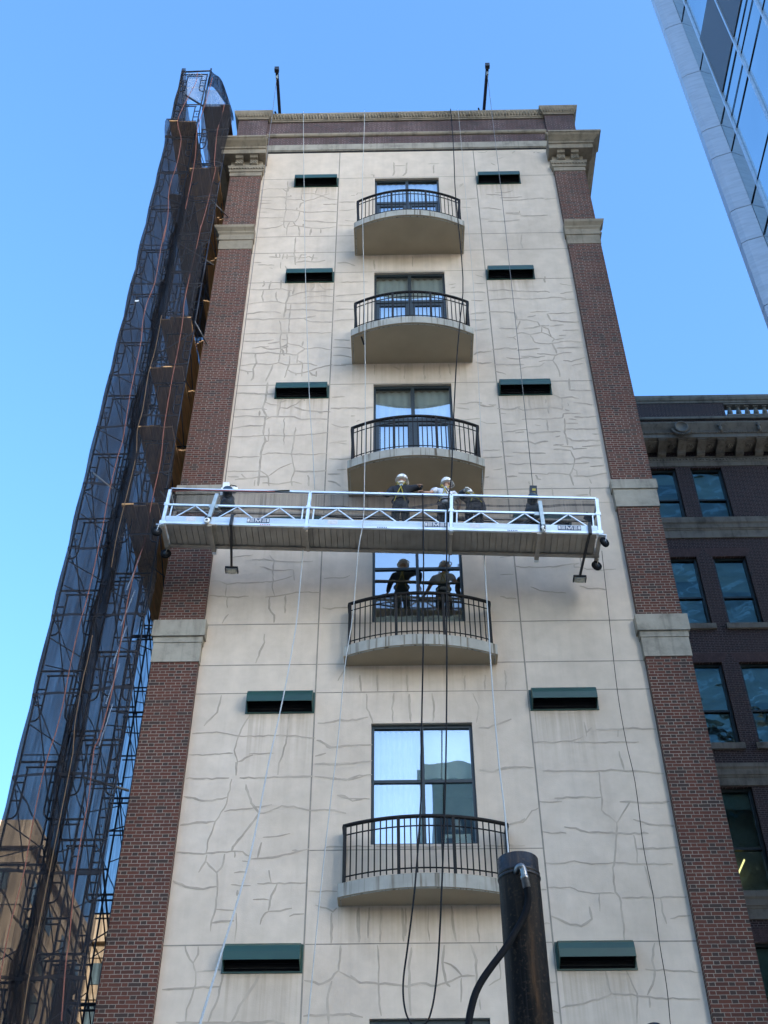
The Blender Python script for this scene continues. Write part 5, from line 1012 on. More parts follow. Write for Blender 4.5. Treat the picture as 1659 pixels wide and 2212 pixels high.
# ================================================================== scaffold
SC = empty('scaffold', (-5.95, -.45, 0), 'tall dark steel pipe scaffold with plywood decks wrapped in black netting left of the building', 'scaffold')
OX, OY = 5.95, .45
def sobj(b, name, mat): 
    o = b.build(name, mat, SC); return o
FRH = 2.0; BAY = 2.13
def frame_mesh():
    """one walk-through frame, .8 m wide, 2 m tall: two legs, two headers, inner knee posts with rungs"""
    b = MB(); r = .022; W = .80
    for x in (0, W): b.tube([(x,0,.02), (x,0,-FRH)], r, 6)
    b.tube([(0,0,0), (W,0,0)], r, 6); b.tube([(.13,0,-.11), (W-.13,0,-.11)], r*.85, 6); b.tube([(W*.5,0,-.11), (W*.5,0,0)], r*.8, 5)
    # inner bent posts as on ladder frames
    for x0, sg in ((0, 1), (W, -1)):
        xi = x0+sg*.17
        b.tube([(xi, 0, -.11), (xi, 0, -.95), (xi-sg*.02, 0, -1.06), (xi-sg*.07, 0, -1.12), (x0, 0, -1.14)], r*.85, 6)
        for z in (-.42, -.78): b.tube([(x0,0,z), (xi,0,z)], r*.75, 5)
        b.tube([(x0+sg*.08, -.03, -.6), (x0+sg*.08, .03, -.6)], .012, 5); 
    return b
f0 = sobj(frame_mesh(), 'frame', M['scaff']); 
tiers_l = [39.2-2.0*i - .22 for i in range(18)]
LZ = [36.94-2.0*i+.0 for i in range(18)]; LZ = [38.95] + LZ
RZ = [35.40-2.0*i for i in range(17)]
first = True; frames = []
for k, zz in enumerate(LZ):
    for q in range(2): frames.append((-6.93, -.45+q*BAY, zz))
for k, zz in enumerate(RZ):
    for q in range(2): frames.append((-5.92, -.45+q*BAY+.02, zz))
for (x, y, z) in frames:
    if first: f0.location = (x+OX, y+OY, z); first = False
    else: inst(f0, SC, (x+OX, y+OY, z))
# the rest of the run, farther along the side wall
b = MB()
for q in range(2, 6):
    y = -.45+q*BAY
    for x in (-6.93, -6.13, -5.92, -5.12): b.tube([(x+OX, y+OY, 0), (x+OX, y+OY, 37.2)], .022, 5)
    for zz in LZ[1:]: b.tube([(-6.93+OX, y+OY, zz), (-6.13+OX, y+OY, zz)], .022, 5); b.tube([(-6.8+OX, y+OY, zz-.11), (-6.26+OX, y+OY, zz-.11)], .018, 5)
    for zz in RZ:
        b.tube([(-5.92+OX, y+OY, zz), (-5.12+OX, y+OY, zz)], .022, 5); b.tube([(-5.79+OX, y+OY, zz-.11), (-5.25+OX, y+OY, zz-.11)], .018, 5)
        for x0, sg in ((-5.92, 1), (-5.12, -1)):
            b.tube([(x0+sg*.17+OX, y+OY, zz-.11), (x0+sg*.17+OX, y+OY, zz-1.05), (x0+OX, y+OY, zz-1.14)], .018, 5)
            b.tube([(x0+OX, y+OY, zz-.5), (x0+sg*.17+OX, y+OY, zz-.5)], .016, 5)
o = sobj(b, 'far_frame', M['scaff']); o['kind'] = 'stuff'
# leg stubs at the bottom of the towers and at the top
b = MB()
for q in range(2):
    for x, zt in ((-6.93, LZ[-1]-2), (-6.13, LZ[-1]-2), (-5.92, RZ[-1]-2), (-5.12, RZ[-1]-2)): b.tube([(x+OX, -.45+q*BAY+OY, 0), (x+OX, -.45+q*BAY+OY, zt)], .022, 6)
b.build('base_leg', M['scaff'], SC)
# cross braces between the frames: X in each bay plane
def brace_mesh():
    b = MB(); b.tube([(0,0,-.55), (0,BAY,-1.85)], .013, 5); b.tube([(.012,0,-1.85), (.012,BAY,-.55)], .013, 5); return b
br0 = None
for zs_, xs_ in ((LZ[:-1], (-6.90, -6.16)), (RZ[:-1], (-5.15,))):
    for zz in zs_:
        for x in xs_:
            if br0 is None: br0 = sobj(brace_mesh(), 'cross_brace', M['scaff']); br0.location = (x+OX, 0, zz)
            else: inst(br0, SC, (x+OX, 0, zz))
b = MB()
for q in range(1, 5):
    for zz in RZ[:-1]:
        y0 = q*BAY; b.tube([(-5.9+OX, y0, zz-.55), (-5.9+OX, y0+BAY, zz-1.85)], .013, 4); b.tube([(-5.14+OX, y0, zz-1.85), (-5.14+OX, y0+BAY, zz-.55)], .013, 4)
    for zz in LZ[:-1]:
        y0 = q*BAY; b.tube([(-6.9+OX, y0, zz-.55), (-6.9+OX, y0+BAY, zz-1.85)], .013, 4); b.tube([(-6.15+OX, y0, zz-1.85), (-6.15+OX, y0+BAY, zz-.55)], .013, 4)
o = sobj(b, 'far_cross_brace', M['scaff']); o['kind'] = 'stuff'
# front face diagonals in the frame plane
b = MB()
for zz in LZ[1:-1]: b.tube([(-6.93+OX, -.02, zz-1.2), (-6.13+OX, -.02, zz-1.75)], .013, 5)
for zz in RZ[1:6]: b.tube([(-5.92+OX, -.02, zz-.95), (-5.12+OX, -.02, zz-.12)], .014, 5)
b.build('front_diagonal', M['scaff'], SC)
# plank decks
def deck(x0, x1, z, y0=-.87, y1=10.5, mat='ply', ragged=.05):
    b = MB(); n = 3; wd = (x1-x0)/n
    for i in range(n):
        yy = y0+random.uniform(-ragged, ragged)
        y = yy; k = 0
        while y < y1:
            ye = min(y1, y+random.uniform(2.2, 3.2)); b.box(x0+i*wd+.004+OX, x0+(i+1)*wd-.004+OX, y+OY, ye-.01+OY, z+random.uniform(0,.008), z+.045); y = ye
    o = sobj(b, 'plank_deck', M[mat]); return o
for z in (36.04, 32.36): deck(-5.94, -5.10, z+.02, mat='ply' if z < 36 else 'plydark')
for z in (25.32, 23.43, 21.36, 18.90): deck(-5.90, -5.12, z+.02)
deck(-6.86, -6.06, 35.10, y1=6, mat='ply'); deck(-6.86, -6.10, 33.2, y0=.5, y1=6, mat='plydark')
for zz in (27.0, 19.9): deck(-5.05, -4.93, zz, .2, 9)
# planks reaching to the wall on the inner side
for z in (30.9, 28.9, 27.0, 25.32, 23.43, 21.36, 18.90): deck(-5.09, -4.90, z+.03, y0=-.10, y1=10)
# standing plywood and bagged bundles between the towers, at the inner leg line: dark folded netting
b = MB(); nz = 90
for (xa, xb, ya, yb, z0, z1, wob) in ((-6.16, -5.86, -.72, -.40, 6.0, 30.0, .05),):
    A = []
    for i in range(nz+1):
        z = z0+(z1-z0)*i/nz; row = []
        wv = wob*math.sin(z*1.9)+.03*math.sin(z*5.3); tp = min(1, max(.25, (z1-z)/8))
        for k in range(7):
            f = k/6; row.append(b.bm.verts.new((xa+wv*(1-f)+(xb-xa)*f*(.7+.3*tp)+OX, ya+(yb-ya)*abs(math.sin(f*PI*1.5+z*.7))+OY, z)))
        A.append(row)
    for r0, r1 in zip(A, A[1:]):
        for k in range(6):
            f = b._f([r0[k], r0[k+1], r1[k+1], r1[k]]); f.smooth = True
sobj(b, 'netting_fold', M['net2'])
# debris netting
def sheet(cols, name, mat, amp=.02, seed=0):
    """cols(z) -> list of (x,y) across the sheet; vertical sheet from list of (z, [(x,y)..])"""
    b = MB(); rows = []
    for z, pts in cols: rows.append([b.bm.verts.new((x+OX, (ny(x, z) if y is None else y)+OY+amp*math.sin(x*3.1+z*.9+seed)*math.sin(z*1.55), z)) for x, y in pts])
    for r0, r1 in zip(rows, rows[1:]):
        for k in range(len(r0)-1):
            f = b._f([r0[k], r0[k+1], r1[k+1], r1[k]])
            if f: f.smooth = True
    return sobj(b, name, mat)
def lerp_tab(tab, z):
    for (za, xa), (zb, xb) in zip(tab, tab[1:]):
        if za >= z >= zb: return xa+(xb-xa)*(za-z)/(za-zb)
    return tab[0][1] if z > tab[0][0] else tab[-1][1]
def span(x0, x1, y, n): return [(x0+(x1-x0)*i/n, y) for i in range(n+1)]
YN = -.54
def ny(x, z):
    k = min(1, max(0, (x+6.12)/.3)) if z > 17.5 else 0.
    k = max(k, math.exp(-((z-35.15)/.45)**2))
    return YN-.36*k*k*(3-2*k)
# outer (left) side of the scaffold
cols = []
for i in range(57):
    z = 39.2-i*.7*39.2/39.2
    if z < 0: break
    x = -6.955-.035*abs(math.sin(z*PI/2.0)); y1 = 11 if z < 37 else 2.0
    cols.append((z, [(x, YN+(y1-YN)*k/14) for k in range(15)]))
sheet(cols, 'side_netting', M['net'])
# front: left part above the upper deck, then full width
EL = [(39.2,-6.86),(37.5,-6.62),(35.12,-6.42)]
cols = [(z, span(-6.955-.035*abs(math.sin(z*PI/2)), lerp_tab(EL, z), None, 8)) for z in [39.2-.255*i for i in range(17)]]
sheet(cols, 'front_netting', M['net'])
GL = [(35.12,-6.03),(33.5,-5.76),(32.4,-5.55)]
cols = [(z, span(-6.955-.035*abs(math.sin(z*PI/2)), lerp_tab(GL, z), None, 10)) for z in [35.12-.272*i for i in range(11)]]
sheet(cols, 'front_netting', M['net'])
GR = [(36.1,-5.97),(34.1,-5.78),(32.4,-5.44)]
ER = [(36.1,-5.12),(35.07,-4.92),(34.16,-4.98),(32.4,-5.06),(32.08,-5.06),(29.75,-4.93),(28.3,-5.08),(27.5,-5.05),(25.3,-5.10),(24.6,-5.02),(21.85,-5.0),(19.8,-4.92),(18.1,-4.95),(16.4,-5.0),(15.5,-5.3)]
cols = [(z, span(lerp_tab(GR, z), lerp_tab(ER, z), None, 7)) for z in [36.1-.2643*i for i in range(15)]]
sheet(cols, 'front_netting', M['net'])
cols = [(z, span(-6.955-.035*abs(math.sin(z*PI/2)), lerp_tab(ER, z), None, 24)) for z in [32.4-.4*i for i in range(43)]]
sheet(cols, 'front_netting', M['net'])
cols = [(z, span(-6.955-.035*abs(math.sin(z*PI/2)), -5.06+.04*math.sin(z*.8), None, 20)) for z in [15.6-.5*i for i in range(31)]]
sheet(cols, 'front_netting', M['net'])
# loose flap from the top corner to the parapet
b = MB(); A = [Vector((-6.05,-.47,39.25)), Vector((-5.55,-.8,37.9)), Vector((-5.15,-.7,36.6)), Vector((-4.96,-.6,35.75))]; B = [Vector((-6.05,-.47,38.2)), Vector((-5.75,-.75,37.4)), Vector((-5.3,-.6,36.7)), Vector((-5.02,-.5,35.7))]
A = smooth(A, 5); B = smooth(B, 5); rows = []
for i, (p, q) in enumerate(zip(A, B)): rows.append([b.bm.verts.new((p+(q-p)*k/5) + Vector((OX, OY+.05*math.sin(i*.8+k*1.3), 0))) for k in range(6)])
for r0, r1 in zip(rows, rows[1:]):
    for k in range(5):
        f = b._f([r0[k], r0[k+1], r1[k+1], r1[k]]); f.smooth = True
sobj(b, 'loose_flap', M['net2'])
cols = [(z, span(-6.80, -6.12, -.38, 6)) for z in [39.15-.25*i for i in range(8)]]
sheet(cols, 'pale_netting', M['netpale'], .05)
cols = [(z, span(-6.03+.01*i, -5.62+.055*i, -.36, 6)) for i, z in enumerate([38.0-.25*i for i in range(8)])]
sheet(cols, 'pale_netting', M['netpale'], .06, 2)
# wall ties and short pipes
for i, (p, q, r_) in enumerate((((-5.2,-.7,31.0), (-4.75,-.18,30.9), .022), ((-5.1,-.6,25.6), (-4.8,-.17,25.2), .024), ((-6.65,-.95,19.85), (-6.2,-.8,19.5), .02), ((-5.2,-.6,19.6), (-4.9,-.17,19.4), .02), ((-5.75,-.5,12.6), (-4.93,-.16,12.5), .03), ((-5.95,-.5,29.2), (-4.95,-.17,28.6), .018), ((-5.1,-.4,34.55), (-4.72,-.2,34.6), .024))):
    b = MB(); b.tube([Vector(p)+Vector((OX,OY,0)), Vector(q)+Vector((OX,OY,0))], r_*.8, 7); sobj(b, 'wall_tie', M['wire'])
b = MB()
for x, y, zt in ((-6.96,-.45,39.25), (-6.04,-.45,39.35)): b.tube([(x+OX, 0, 36.6), (x+OX, 0, zt)], .03, 6)
b.tube([(-6.96+OX, 0, 39.15), (-6.04+OX, 0, 39.2)], .03, 6); b.tube([(-6.7+OX, .02, 37.6), (-5.9+OX, .02, 36.7)], .035, 6)
b.build('top_post', M['scaff'], SC)
b = MB(); b.box(-.02+OX-6.6, .0+OX-6.52, -.47, -.46, 26.02, 26.07); b.build('net_tag', M['white'], SC)
b = MB()
for z in [13+.9*i for i in range(5)]: b.tube([(-5.42+OX+random.uniform(-.03,.03), -.42, z), (-5.30+OX+random.uniform(-.03,.03), -.42, z+.9)], .012, 5)
b.build('plastic_strip', M['netpale'], SC)

# ================================================================== neighbouring dark brick building
NY = 12.5
NB_ = empty('brick_building', (20, NY, 0), 'dark purple brick building with stone cornice and balustrade behind the right pier', 'building')
NBX, NBY = 20, NY
def nb(b, name, mat, par=None):
    if par is None:
        o = b.build(name, mat, NB_); o.matrix_parent_inverse = Matrix.Translation((-NBX, -NBY, 0)); return o
    return b.build(name, mat, par)
NW = []
PAIRS = [(7.75, 8.95), (9.28, 10.46), (11.02, 12.18), (13.9, 15.06), (15.6, 16.76)]
ROWS = [(30.5, 33.13), (25.75, 28.73), (21.15, 24.20), (16.35, 19.65), (11.9, 14.93), (7.3, 10.3)]
b = MB(); xs = sorted([6.0, 34.0] + [x for p in PAIRS for x in p]); zs = sorted([0, 36.75] + [z for p in ROWS for z in p])
for x0, x1 in zip(xs, xs[1:]):
    for z0, z1 in zip(zs, zs[1:]):
        if any(abs(x0-p[0]) < 1e-6 for p in PAIRS) and any(abs(z0-p[0]) < 1e-6 for p in ROWS): continue
        if z0 > 33.0 and x1 > 12.5: z1 = min(z1, 35.95)
        b.quad((x0,NY,z0), (x1,NY,z0), (x1,NY,z1), (x0,NY,z1))
for p in PAIRS:
    for a, c in ROWS:
        d = NY+.30
        b.quad((p[0],NY,a),(p[0],NY,c),(p[0],d,c),(p[0],d,a)); b.quad((p[1],NY,c),(p[1],NY,a),(p[1],d,a),(p[1],d,c)); b.quad((p[0],NY,c),(p[1],NY,c),(p[1],d,c),(p[0],d,c)); b.quad((p[0],NY,a),(p[0],d,a),(p[1],d,a),(p[1],NY,a))
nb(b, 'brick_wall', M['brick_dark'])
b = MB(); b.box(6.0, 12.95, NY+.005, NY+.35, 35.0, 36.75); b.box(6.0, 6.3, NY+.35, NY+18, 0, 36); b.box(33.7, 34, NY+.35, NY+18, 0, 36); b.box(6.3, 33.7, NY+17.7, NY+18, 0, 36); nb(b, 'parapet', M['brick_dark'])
b = MB(); b.box(6.31, 33.69, NY+.4, NY+17.6, 34.0, 34.3); nb(b, 'roof', M['asphalt'])
# cornice
def prof(b, pts, x0=6.0, x1=34.0): b.profx([(NY+y, z) for y, z in pts], x0, x1)
b = MB(); prof(b, [(-.003, 33.20), (-.03, 33.20), (-.03, 33.40), (-.05, 33.42), (-.06, 33.60), (-.10, 33.60), (-.10, 33.63), (-.003, 33.63)])
prof(b, [(-.003, 33.96), (-.80, 33.96), (-.80, 34.14), (-.83, 34.15), (-.84, 34.22), (-.82, 34.24), (-.86, 34.32), (-.94, 34.44), (-1.0, 34.54), (-1.01, 34.60), (-.003, 34.66)])
prof(b, [(-.003, 35.76), (-.08, 35.76), (-.10, 35.80), (-.10, 35.87), (-.06, 35.90), (-.003, 35.90)])
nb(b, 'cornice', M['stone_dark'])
b = MB()
for i in range(190):
    x = 6.05+i*.1
    b.tube([(x, NY-.835, 34.155), (x+.07, NY-.845, 34.215)], .03, 5)
nb(b, 'rope_moulding', M['stone_dark'])
mo = None
for i in range(28):
    x = 6.35+i*.735
    q = MB(); 
    q.profx([(-.10, .0), (-.20, .0), (-.26, .08), (-.25, .22), (-.30, .36), (-.45, .48), (-.62, .56), (-.70, .62), (-.72, .78), (-.72, .82), (-.10, .82)], -.15, .15)
    sc_ = .32/.82
    q.profx([(-.10, .70), (-.76, .70), (-.76, .8195), (-.10, .8195)], -.18, .18)
    bmesh.ops.scale(q.bm, vec=(1,1,sc_), verts=q.bm.verts)
    if mo is None: mo = nb(q, 'modillion', M['stone_dark']); mo.location = (x, NY, 33.635)
    else:
        q.bm.free(); c_ = inst(mo, NB_, (x, NY, 33.635))
ro = None
for i in range(28):
    x = 6.35+.367+i*.735
    if ro is None:
        q = MB(); q.box(-.2, .2, -.62, -.02, .29, .319)
        for k in range(6): q.lathe([(.01,-.02),(.05,-.01),(.05,.01),(.01,.03)], (.075*math.cos(k*PI/3), -.36+.075*math.sin(k*PI/3), .275), 8, (0,0,-1))
        q.lathe([(.01,-.02),(.04,0),(.01,.03)], (0,-.36,.265), 8, (0,0,-1))
        ro = nb(q, 'rosette', M['stone_dark']); ro.location = (x, NY, 33.635)
    else: inst(ro, NB_, (x, NY, 33.635))
b = MB()
for i in range(150):
    x = 6.1+i*.125; b.lathe([(.005,-.02),(.045,-.005),(.03,.02),(.005,.03)], (x, NY-.06, 33.52), 6, (0,-1,.2))
nb(b, 'carved_leaf_course', M['stone_dark'])
# medallion and finials on the cornice
b = MB(); b.lathe([(.02,-.02),(.25,-.02),(.27,.03),(.25,.06),(.21,.06),(.205,.03),(.02,.03)], (10.75, NY-.96, 34.35), 24, (0,-1,-.15))
for k in range(15):
    a = -PI*.95+k*(PI*.9)/15 
    b.lathe([(.004,-.09),(.035,-.03),(.03,.03),(.004,.09)], (10.75+.36*math.cos(a), NY-.93, 34.32+.30*math.sin(a)), 6, (math.cos(a+.5), -.1, math.sin(a+.5)))
nb(b, 'medallion', M['stone_dark'])
for x in (12.22, 13.67, 15.12):
    b = MB(); b.lathe([(.01,0),(.07,.04),(.05,.1),(.07,.2),(.05,.28),(.10,.34),(.03,.4),(.01,.46)], (x, NY-.93, 34.14), 10); b.lathe([(.01,-.05),(.07,0),(.01,.05)], (x-.06, NY-.95, 34.44), 6, (-1,0,.6)); b.lathe([(.01,-.05),(.07,0),(.01,.05)], (x+.06, NY-.95, 34.44), 6, (1,0,.6)); nb(b, 'finial', M['stone_dark'])
# balustrade
b = MB(); prof(b, [(.0, 36.75), (-.02, 36.75), (-.03, 36.84), (-.07, 36.88), (-.10, 36.98), (-.10, 37.12), (.40, 37.12), (.40, 36.75)]); nb(b, 'coping', M['stone_dark'])
b = MB(); b.box(12.97, 34, NY-.04, NY+.36, 35.951, 36.05); b.box(12.97, 34, NY+.002, NY+.33, 36.66, 36.748); nb(b, 'balustrade_rail', M['stone_dark'])
ba = None
for i in range(22):
    x = 13.2+i*.345
    if ba is None:
        q = MB(); q.box(-.1,.1,-.1,.1,0,.06); q.lathe([(.07,.06),(.09,.09),(.055,.13),(.06,.16),(.105,.24),(.11,.30),(.09,.38),(.055,.47),(.06,.50),(.085,.52),(.06,.55)], n=14); q.box(-.1,.1,-.1,.1,.55,.612); ba = nb(q, 'baluster', M['stone_dark']); ba.location = (x, NY+.16, 36.049)
    else: inst(ba, NB_, (x, NY+.16, 36.049))
for c_ in NB_.children: c_.matrix_parent_inverse = Matrix.Translation((-NBX, -NBY, 0))
# string courses
for z0, z1, z2 in ((29.58, 29.98, 30.48), (19.68, 20.0, 20.38), (15.55, 15.9, 16.33)):
    b = MB(); prof(b, [(-.003, z0), (-.05, z0), (-.05, z1-.06), (-.07, z1-.05), (-.07, z1), (-.10, z1+.02), (-.11, z1+.2), (-.15, z1+.26), (-.15, z2), (-.003, z2)]); nb(b, 'string_course', M['stone_dark'])
for p in PAIRS:
    for i, (a, c) in enumerate(ROWS):
        x0, x1 = p[0]+.003, p[1]-.003; y0, y1 = NY+.12, NY+.28
        b = MB(); T = .075; b.box(x0, x0+T, y0, y1, a, c-.003); b.box(x1-T, x1, y0, y1, a, c-.003); b.box(x0+T, x1-T, y0, y1, c-.09, c-.003); b.box(x0+T, x1-T, y0, y1, a+.002, a+.08)
        zm = a+(c-a)*.42; b.box(x0+T, x1-T, y0+.03, y1, zm-.035, zm+.035)
        f = nb(b, 'window', M['frame'])
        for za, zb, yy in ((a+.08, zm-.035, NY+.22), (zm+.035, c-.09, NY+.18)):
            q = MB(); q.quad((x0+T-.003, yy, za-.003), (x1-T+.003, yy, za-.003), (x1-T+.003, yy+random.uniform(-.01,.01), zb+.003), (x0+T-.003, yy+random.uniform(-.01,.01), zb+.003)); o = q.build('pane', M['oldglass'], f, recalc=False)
        q = MB(); q.quad((x0-.3, NY+.9, a-.2), (x1+.3, NY+.9, a-.2), (x1+.3, NY+.9, c+.2), (x0-.3, NY+.9, c+.2)); q.build('room', M['room'], f, recalc=False)
        q = MB(); zb_ = c-.09-random.choice((.5, .8, 1.3, 2.2)); q.quad((x0+T, NY+.30, zb_), (x1-T, NY+.30, zb_), (x1-T, NY+.30, c-.05), (x0+T, NY+.30, c-.05)); q.build('blind', M['blind'], f, recalc=False)
        if i in (1, 2, 4):
            q = MB(); q.box(p[0]-.12, p[1]+.10, NY-.09, NY-.004, a-.22, a-.01); nb(q, 'sill', M['stone_dark'])
            q = MB(); n = 15; h0, h1 = c+.0, c+.38
            for k in range(n):
                f0_, f1_ = k/n, (k+1)/n; xa, xb = p[0]-.08+(p[1]-p[0]+.16)*f0_, p[0]-.08+(p[1]-p[0]+.16)*f1_; cx = (p[0]+p[1])/2
                ta, tb = cx+(xa-cx)*1.28, cx+(xb-cx)*1.28; g = .006
                q.bm.verts.ensure_lookup_table()
                v = [q.bm.verts.new(w_) for w_ in ((xa+g,NY-.006,h0),(xb-g,NY-.006,h0),(tb-g,NY-.006,h1),(ta+g,NY-.006,h1))]; q._f(v)
            nb(q, 'brick_lintel', M['brick_lintel'] if 'brick_lintel' in M else M['soot'] if 'soot' in M else simple('dark_lintel_brick', (.06,.036,.036), .9, 0, .35, 9.))
# a lit ceiling tube seen inside one of the windows
b = MB(); b.bar((9.6, NY+.75, 17.05), (9.95, NY+.6, 17.62), .06, .03)
tmat = NT('lit_tube'); tmat.base((.9,.8,.4)); tmat.b.inputs['Emission Color'].default_value = (1,.82,.35,1); tmat.b.inputs['Emission Strength'].default_value = .55
tag(b.build('ceiling_light', tmat.m), 'yellow lit ceiling tube seen through a low window of the dark brick building', 'light')

# ================================================================== glass tower at upper right
GX = 10.2
GT = empty('glass_tower', (16, -7, 0), 'blue glass tower with a pale metal corner fin at the upper right', 'building')
GTI = Matrix.Translation((-16, 7, 0))
def gt(b, name, mat, **k):
    o = b.build(name, mat, GT, **k); o.matrix_parent_inverse = GTI; return o
GZ = [0, 5, 9.4, 13.8, 18.2, 22.6, 25.0, 26.6, 29.43, 30.99, 33.83, 35.44, 38.97, 42.49, 46.0, 49.5, 51.1, 54, 58, 62, 66]
YM = [-.26, -1.04, -2.80, -4.56, -6.32, -8.08]
b = MB()
for z0, z1 in zip(GZ, GZ[1:]):
    for ya, yb in zip(YM, YM[1:]):
        t1, t2 = random.uniform(-.004,.004), random.uniform(-.004,.004)
        b.quad((GX+t1,ya,z0), (GX-t1,yb,z0), (GX-t1+t2,yb,z1), (GX+t1+t2,ya,z1))
b.quad((GX,-8.08,0),(30,-8.08,0),(30,-8.08,66),(GX,-8.08,66)); b.quad((GX,.3,0),(GX,.3,66),(30,.3,66),(30,.3,0)); b.quad((30,-8.08,0),(30,.3,0),(30,.3,66),(30,-8.08,66)); b.quad((GX,-.26,0),(GX,-.26,66),(GX,.3,66),(GX,.3,0)); b.quad((GX,-8.08,66),(30,-8.08,66),(30,.3,66),(GX,.3,66))
gt(b, 'curtain_wall', M['towerglass'], recalc=False)
for y in YM[1:]:
    b = MB(); b.box(GX-.07, GX-.006, y-.035, y+.035, 0, 66); gt(b, 'mullion', M['silver'])
for i, z in enumerate(GZ[1:-1]):
    b = MB(); b.box(GX-.022, GX-.0055, -8.08, -.30, z-.016, z+.016); gt(b, 'joint', M['black'])
for ya, yb, z in ((-2.84, -4.5, 34.9), (-1.06, -2.78, 34.55)):
    b = MB(); b.box(GX-.021, GX-.005, yb, ya, z-.014, z+.014); gt(b, 'joint', M['black'])
for ya, yb in ((-2.76, -1.08), (-4.52, -2.84)):
    b = MB(); b.box(GX-.03, GX-.0045, ya, yb, 35.95, 39.6); gt(b, 'louvre_panel', M['louver'])
zz = [0, 3] + GZ[1:]
for z0, z1 in zip(GZ, GZ[1:]):
    b = MB(); g = .014; b.prism([(GX-.004, -.27), (GX-.004, .28), (9.66, .24), (9.64, -.02), (9.77, -.12)], z0+g, z1-g); gt(b, 'fin_panel', M['panel'])
b = MB(); b.prism([(GX-.01, -.25), (GX-.01, .26), (9.68, .22), (9.665, -.01), (9.785, -.105)], 0, 66); gt(b, 'fin_core', M['black'])

# ================================================================== far beige buildings at lower left
def block(name, x0, x1, y0, y1, h, label, grp, floors, bays, sidebays):
    t = empty(name, ((x0+x1)/2, (y0+y1)/2, 0), label, 'building', grp); ox, oy = (x0+x1)/2, (y0+y1)/2
    b = MB(); b.box(x0-ox, x1-ox, y0-oy, y1-oy, 0, h-2.6); b.build('walls', M['beige'], t)
    b = MB(); b.box(x0-ox-.5, x1-ox+.5, y0-oy-.5, y1-oy+.5, h-2.6, h-1.7); b.box(x0-ox, x1-ox, y0-oy, y1-oy, h-1.699, h); b.build('parapet', M['beige_lit'], t)
    fh = (h-4)/floors; wf = None
    for k in range(floors):
        z = h-4.2-fh*k
        for i in range(bays):
            x = x0-ox+(x1-x0)*(i+.5)/bays; 
            q = MB(); q.box(x-.8, x+.8, y0-oy-.06, y0-oy+.1, z-1.9, z-.1); q.build('window', M['oldglass_dark'], t)
        for i in range(sidebays):
            y = y0-oy+(y1-y0)*(i+.5)/sidebays
            q = MB(); q.box(x1-ox-.1, x1-ox+.06, y-.9, y+.9, z-1.9, z-.1); q.build('window', M['oldglass_dark'], t)
        q = MB(); q.box(x0-ox-.12, x1-ox+.12, y0-oy-.12, y1-oy+.12, z+.35, z+.75); q.build('floor_band', M['beige_lit'], t)
    return t
M['oldglass_dark'] = simple('dark_window_glass', (.05,.07,.075), .08, 0, .3, .5)
block('apartment_tower', -52, -30.4, 70, 92, 50, 'tall beige tower far behind the netting at the lower left', 'far beige buildings', 13, 5, 4)
block('apartment_block', -27.5, -12, 80, 100, 46.2, 'lower beige block seen through the scaffold beside the brick pier', 'far beige buildings', 12, 4, 3)

# ================================================================== building across the street (seen in the window reflections)
t = empty('office_building', (4.6, -32, 0), 'pale panelled office building across the street, mirrored in the windows', 'building')
b = MB(); b.box(-3.6, 5.6, -5, 5, 0, 29.2); b.build('walls', M['teal'], t)
for k in range(7):
    b = MB(); b.box(-3.5, 5.5, 5.0, 5.05, 2.2+k*3.7, 4.4+k*3.7); b.build('window_band', M['oldglass_dark'], t)
t = empty('sun_blocker_tower', (128.5, -163, 0), 'unseen tall tower added streets away to keep the sun off the facades', 'building')
b = MB(); b.box(-14, 14, -13, 13, 0, 122); b.build('walls', M['facing'], t)  # added out of view to block the sun from the facades
for k in range(31):
    b = MB(); b.box(-13.6, 13.6, 13.0, 13.05, 2.2+k*3.8, 4.4+k*3.8); b.build('window_band', M['oldglass_dark'], t)
t = empty('low_building', (-24, -32, 0), 'low pale building across the street, outside the photograph', 'building')
b = MB(); b.box(-24, 24, -5, 5, 0, 7); b.build('walls', M['facing'], t)
for k in range(1):
    b = MB(); b.box(-23.6, 23.6, 5.0, 5.05, 1.4+k*3.6, 3.4+k*3.6); b.build('window_band', M['oldglass_dark'], t)

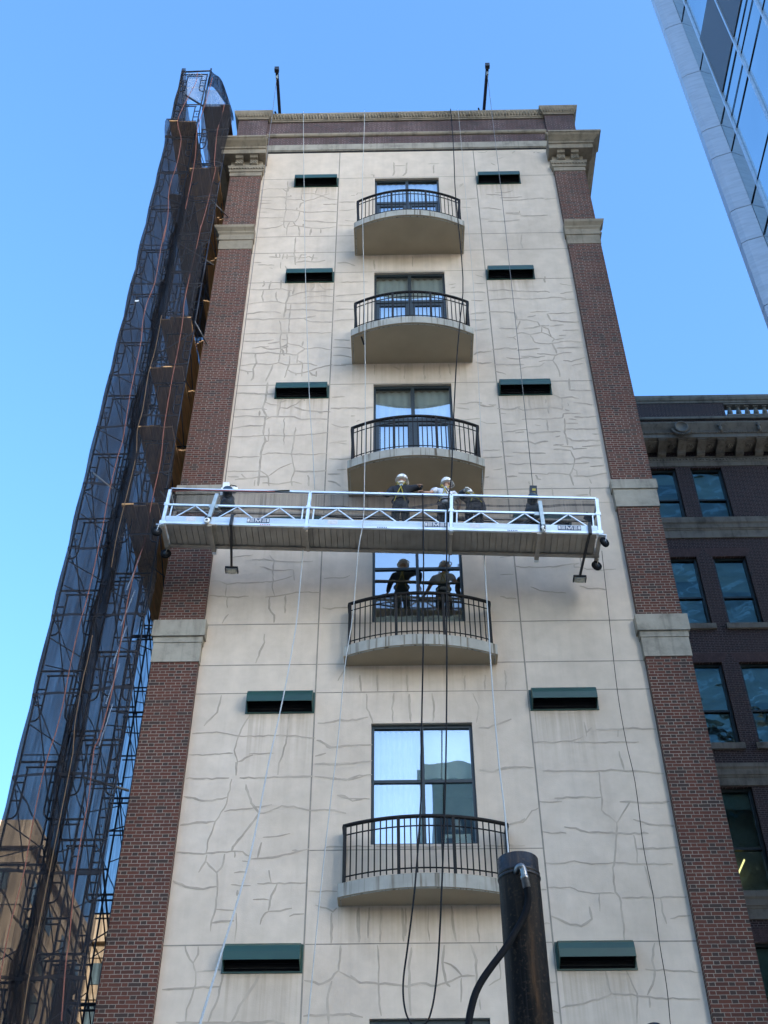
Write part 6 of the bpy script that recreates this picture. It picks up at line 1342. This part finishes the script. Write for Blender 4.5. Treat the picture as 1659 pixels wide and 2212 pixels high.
# ================================================================== steel pipe in the foreground
PP = empty('steel_pipe', (1.165, -7.95, 0), 'worn black steel pipe with a hose fitting standing in the lower right foreground', 'pipe')
r = .207
b = MB(); b.lathe([(r, 0), (r, 7.03), (r+.006, 7.035), (r+.006, 7.05), (r-.001, 7.055), (r-.001, 7.205), (r-.004, 7.21), (r-.02, 7.21), (r-.02, 6.6)], n=40)
b.build('pipe_body', M['pipe'], PP)
b = MB(); n = 40
for i in range(n): pass
b.lathe([(r+.0015, 6.98), (r+.010, 6.995), (r+.010, 7.005), (r+.0015, 7.02)], n=40); b.build('weld_ring', M['pipe'], PP)
pi = Matrix.Translation((-1.165, 7.95, 0))
b = MB(); e = smooth(RP['elbow'], 4); b.tube(e, [.034]*len(e), 12); b.lathe([(.05, -.02), (.052, .03), (.04, .035)], RP['elbow'][0], 14, (0,-1,.3)); o = b.build('elbow_fitting', M['fitting'], PP); o.matrix_parent_inverse = pi
el = Vector(RP['elbow'][-1]); hd_ = (Vector(RP['hose'][1])-el).normalized()
b = MB(); b.tube([el-hd_*.085, el-hd_*.08, el-hd_*.05, el-hd_*.045, el+hd_*.03, el+hd_*.035], [.036,.042,.042,.038,.040,.036], 14); o = b.build('ferrule', M['fitting'], PP); o.matrix_parent_inverse = pi
b = MB(); h_ = smooth(RP['hose'], 6); b.tube(h_ + [Vector((.5, -8.32, 4.2)), Vector((.45, -8.4, 2.5)), Vector((.5, -8.6, .6)), Vector((.8, -8.8, .05))], .0335, 14); o = b.build('hose', M['rubber'], PP); o.matrix_parent_inverse = pi
# round cap at the bottom edge
t = empty('bollard_lamp', (1.865, -10, 0), 'black round lamp head with pale rim peeking in at the bottom right edge', 'lamp')
b = MB(); b.tube([(0,0,0), (0,0,4.6)], .045, 12); b.build('post', M['blackshiny'], t)
b = MB(); b.lathe([(.05, 4.55), (.085, 4.6), (.09, 4.75), (.08, 4.82), (.05, 4.86), (.01, 4.875)], n=20); b.build('lamp_head', M['blackshiny'], t)
b = MB(); b.lathe([(.091, 4.74), (.096, 4.75), (.096, 4.77), (.088, 4.78)], n=20); b.build('rim', M['silver'], t)
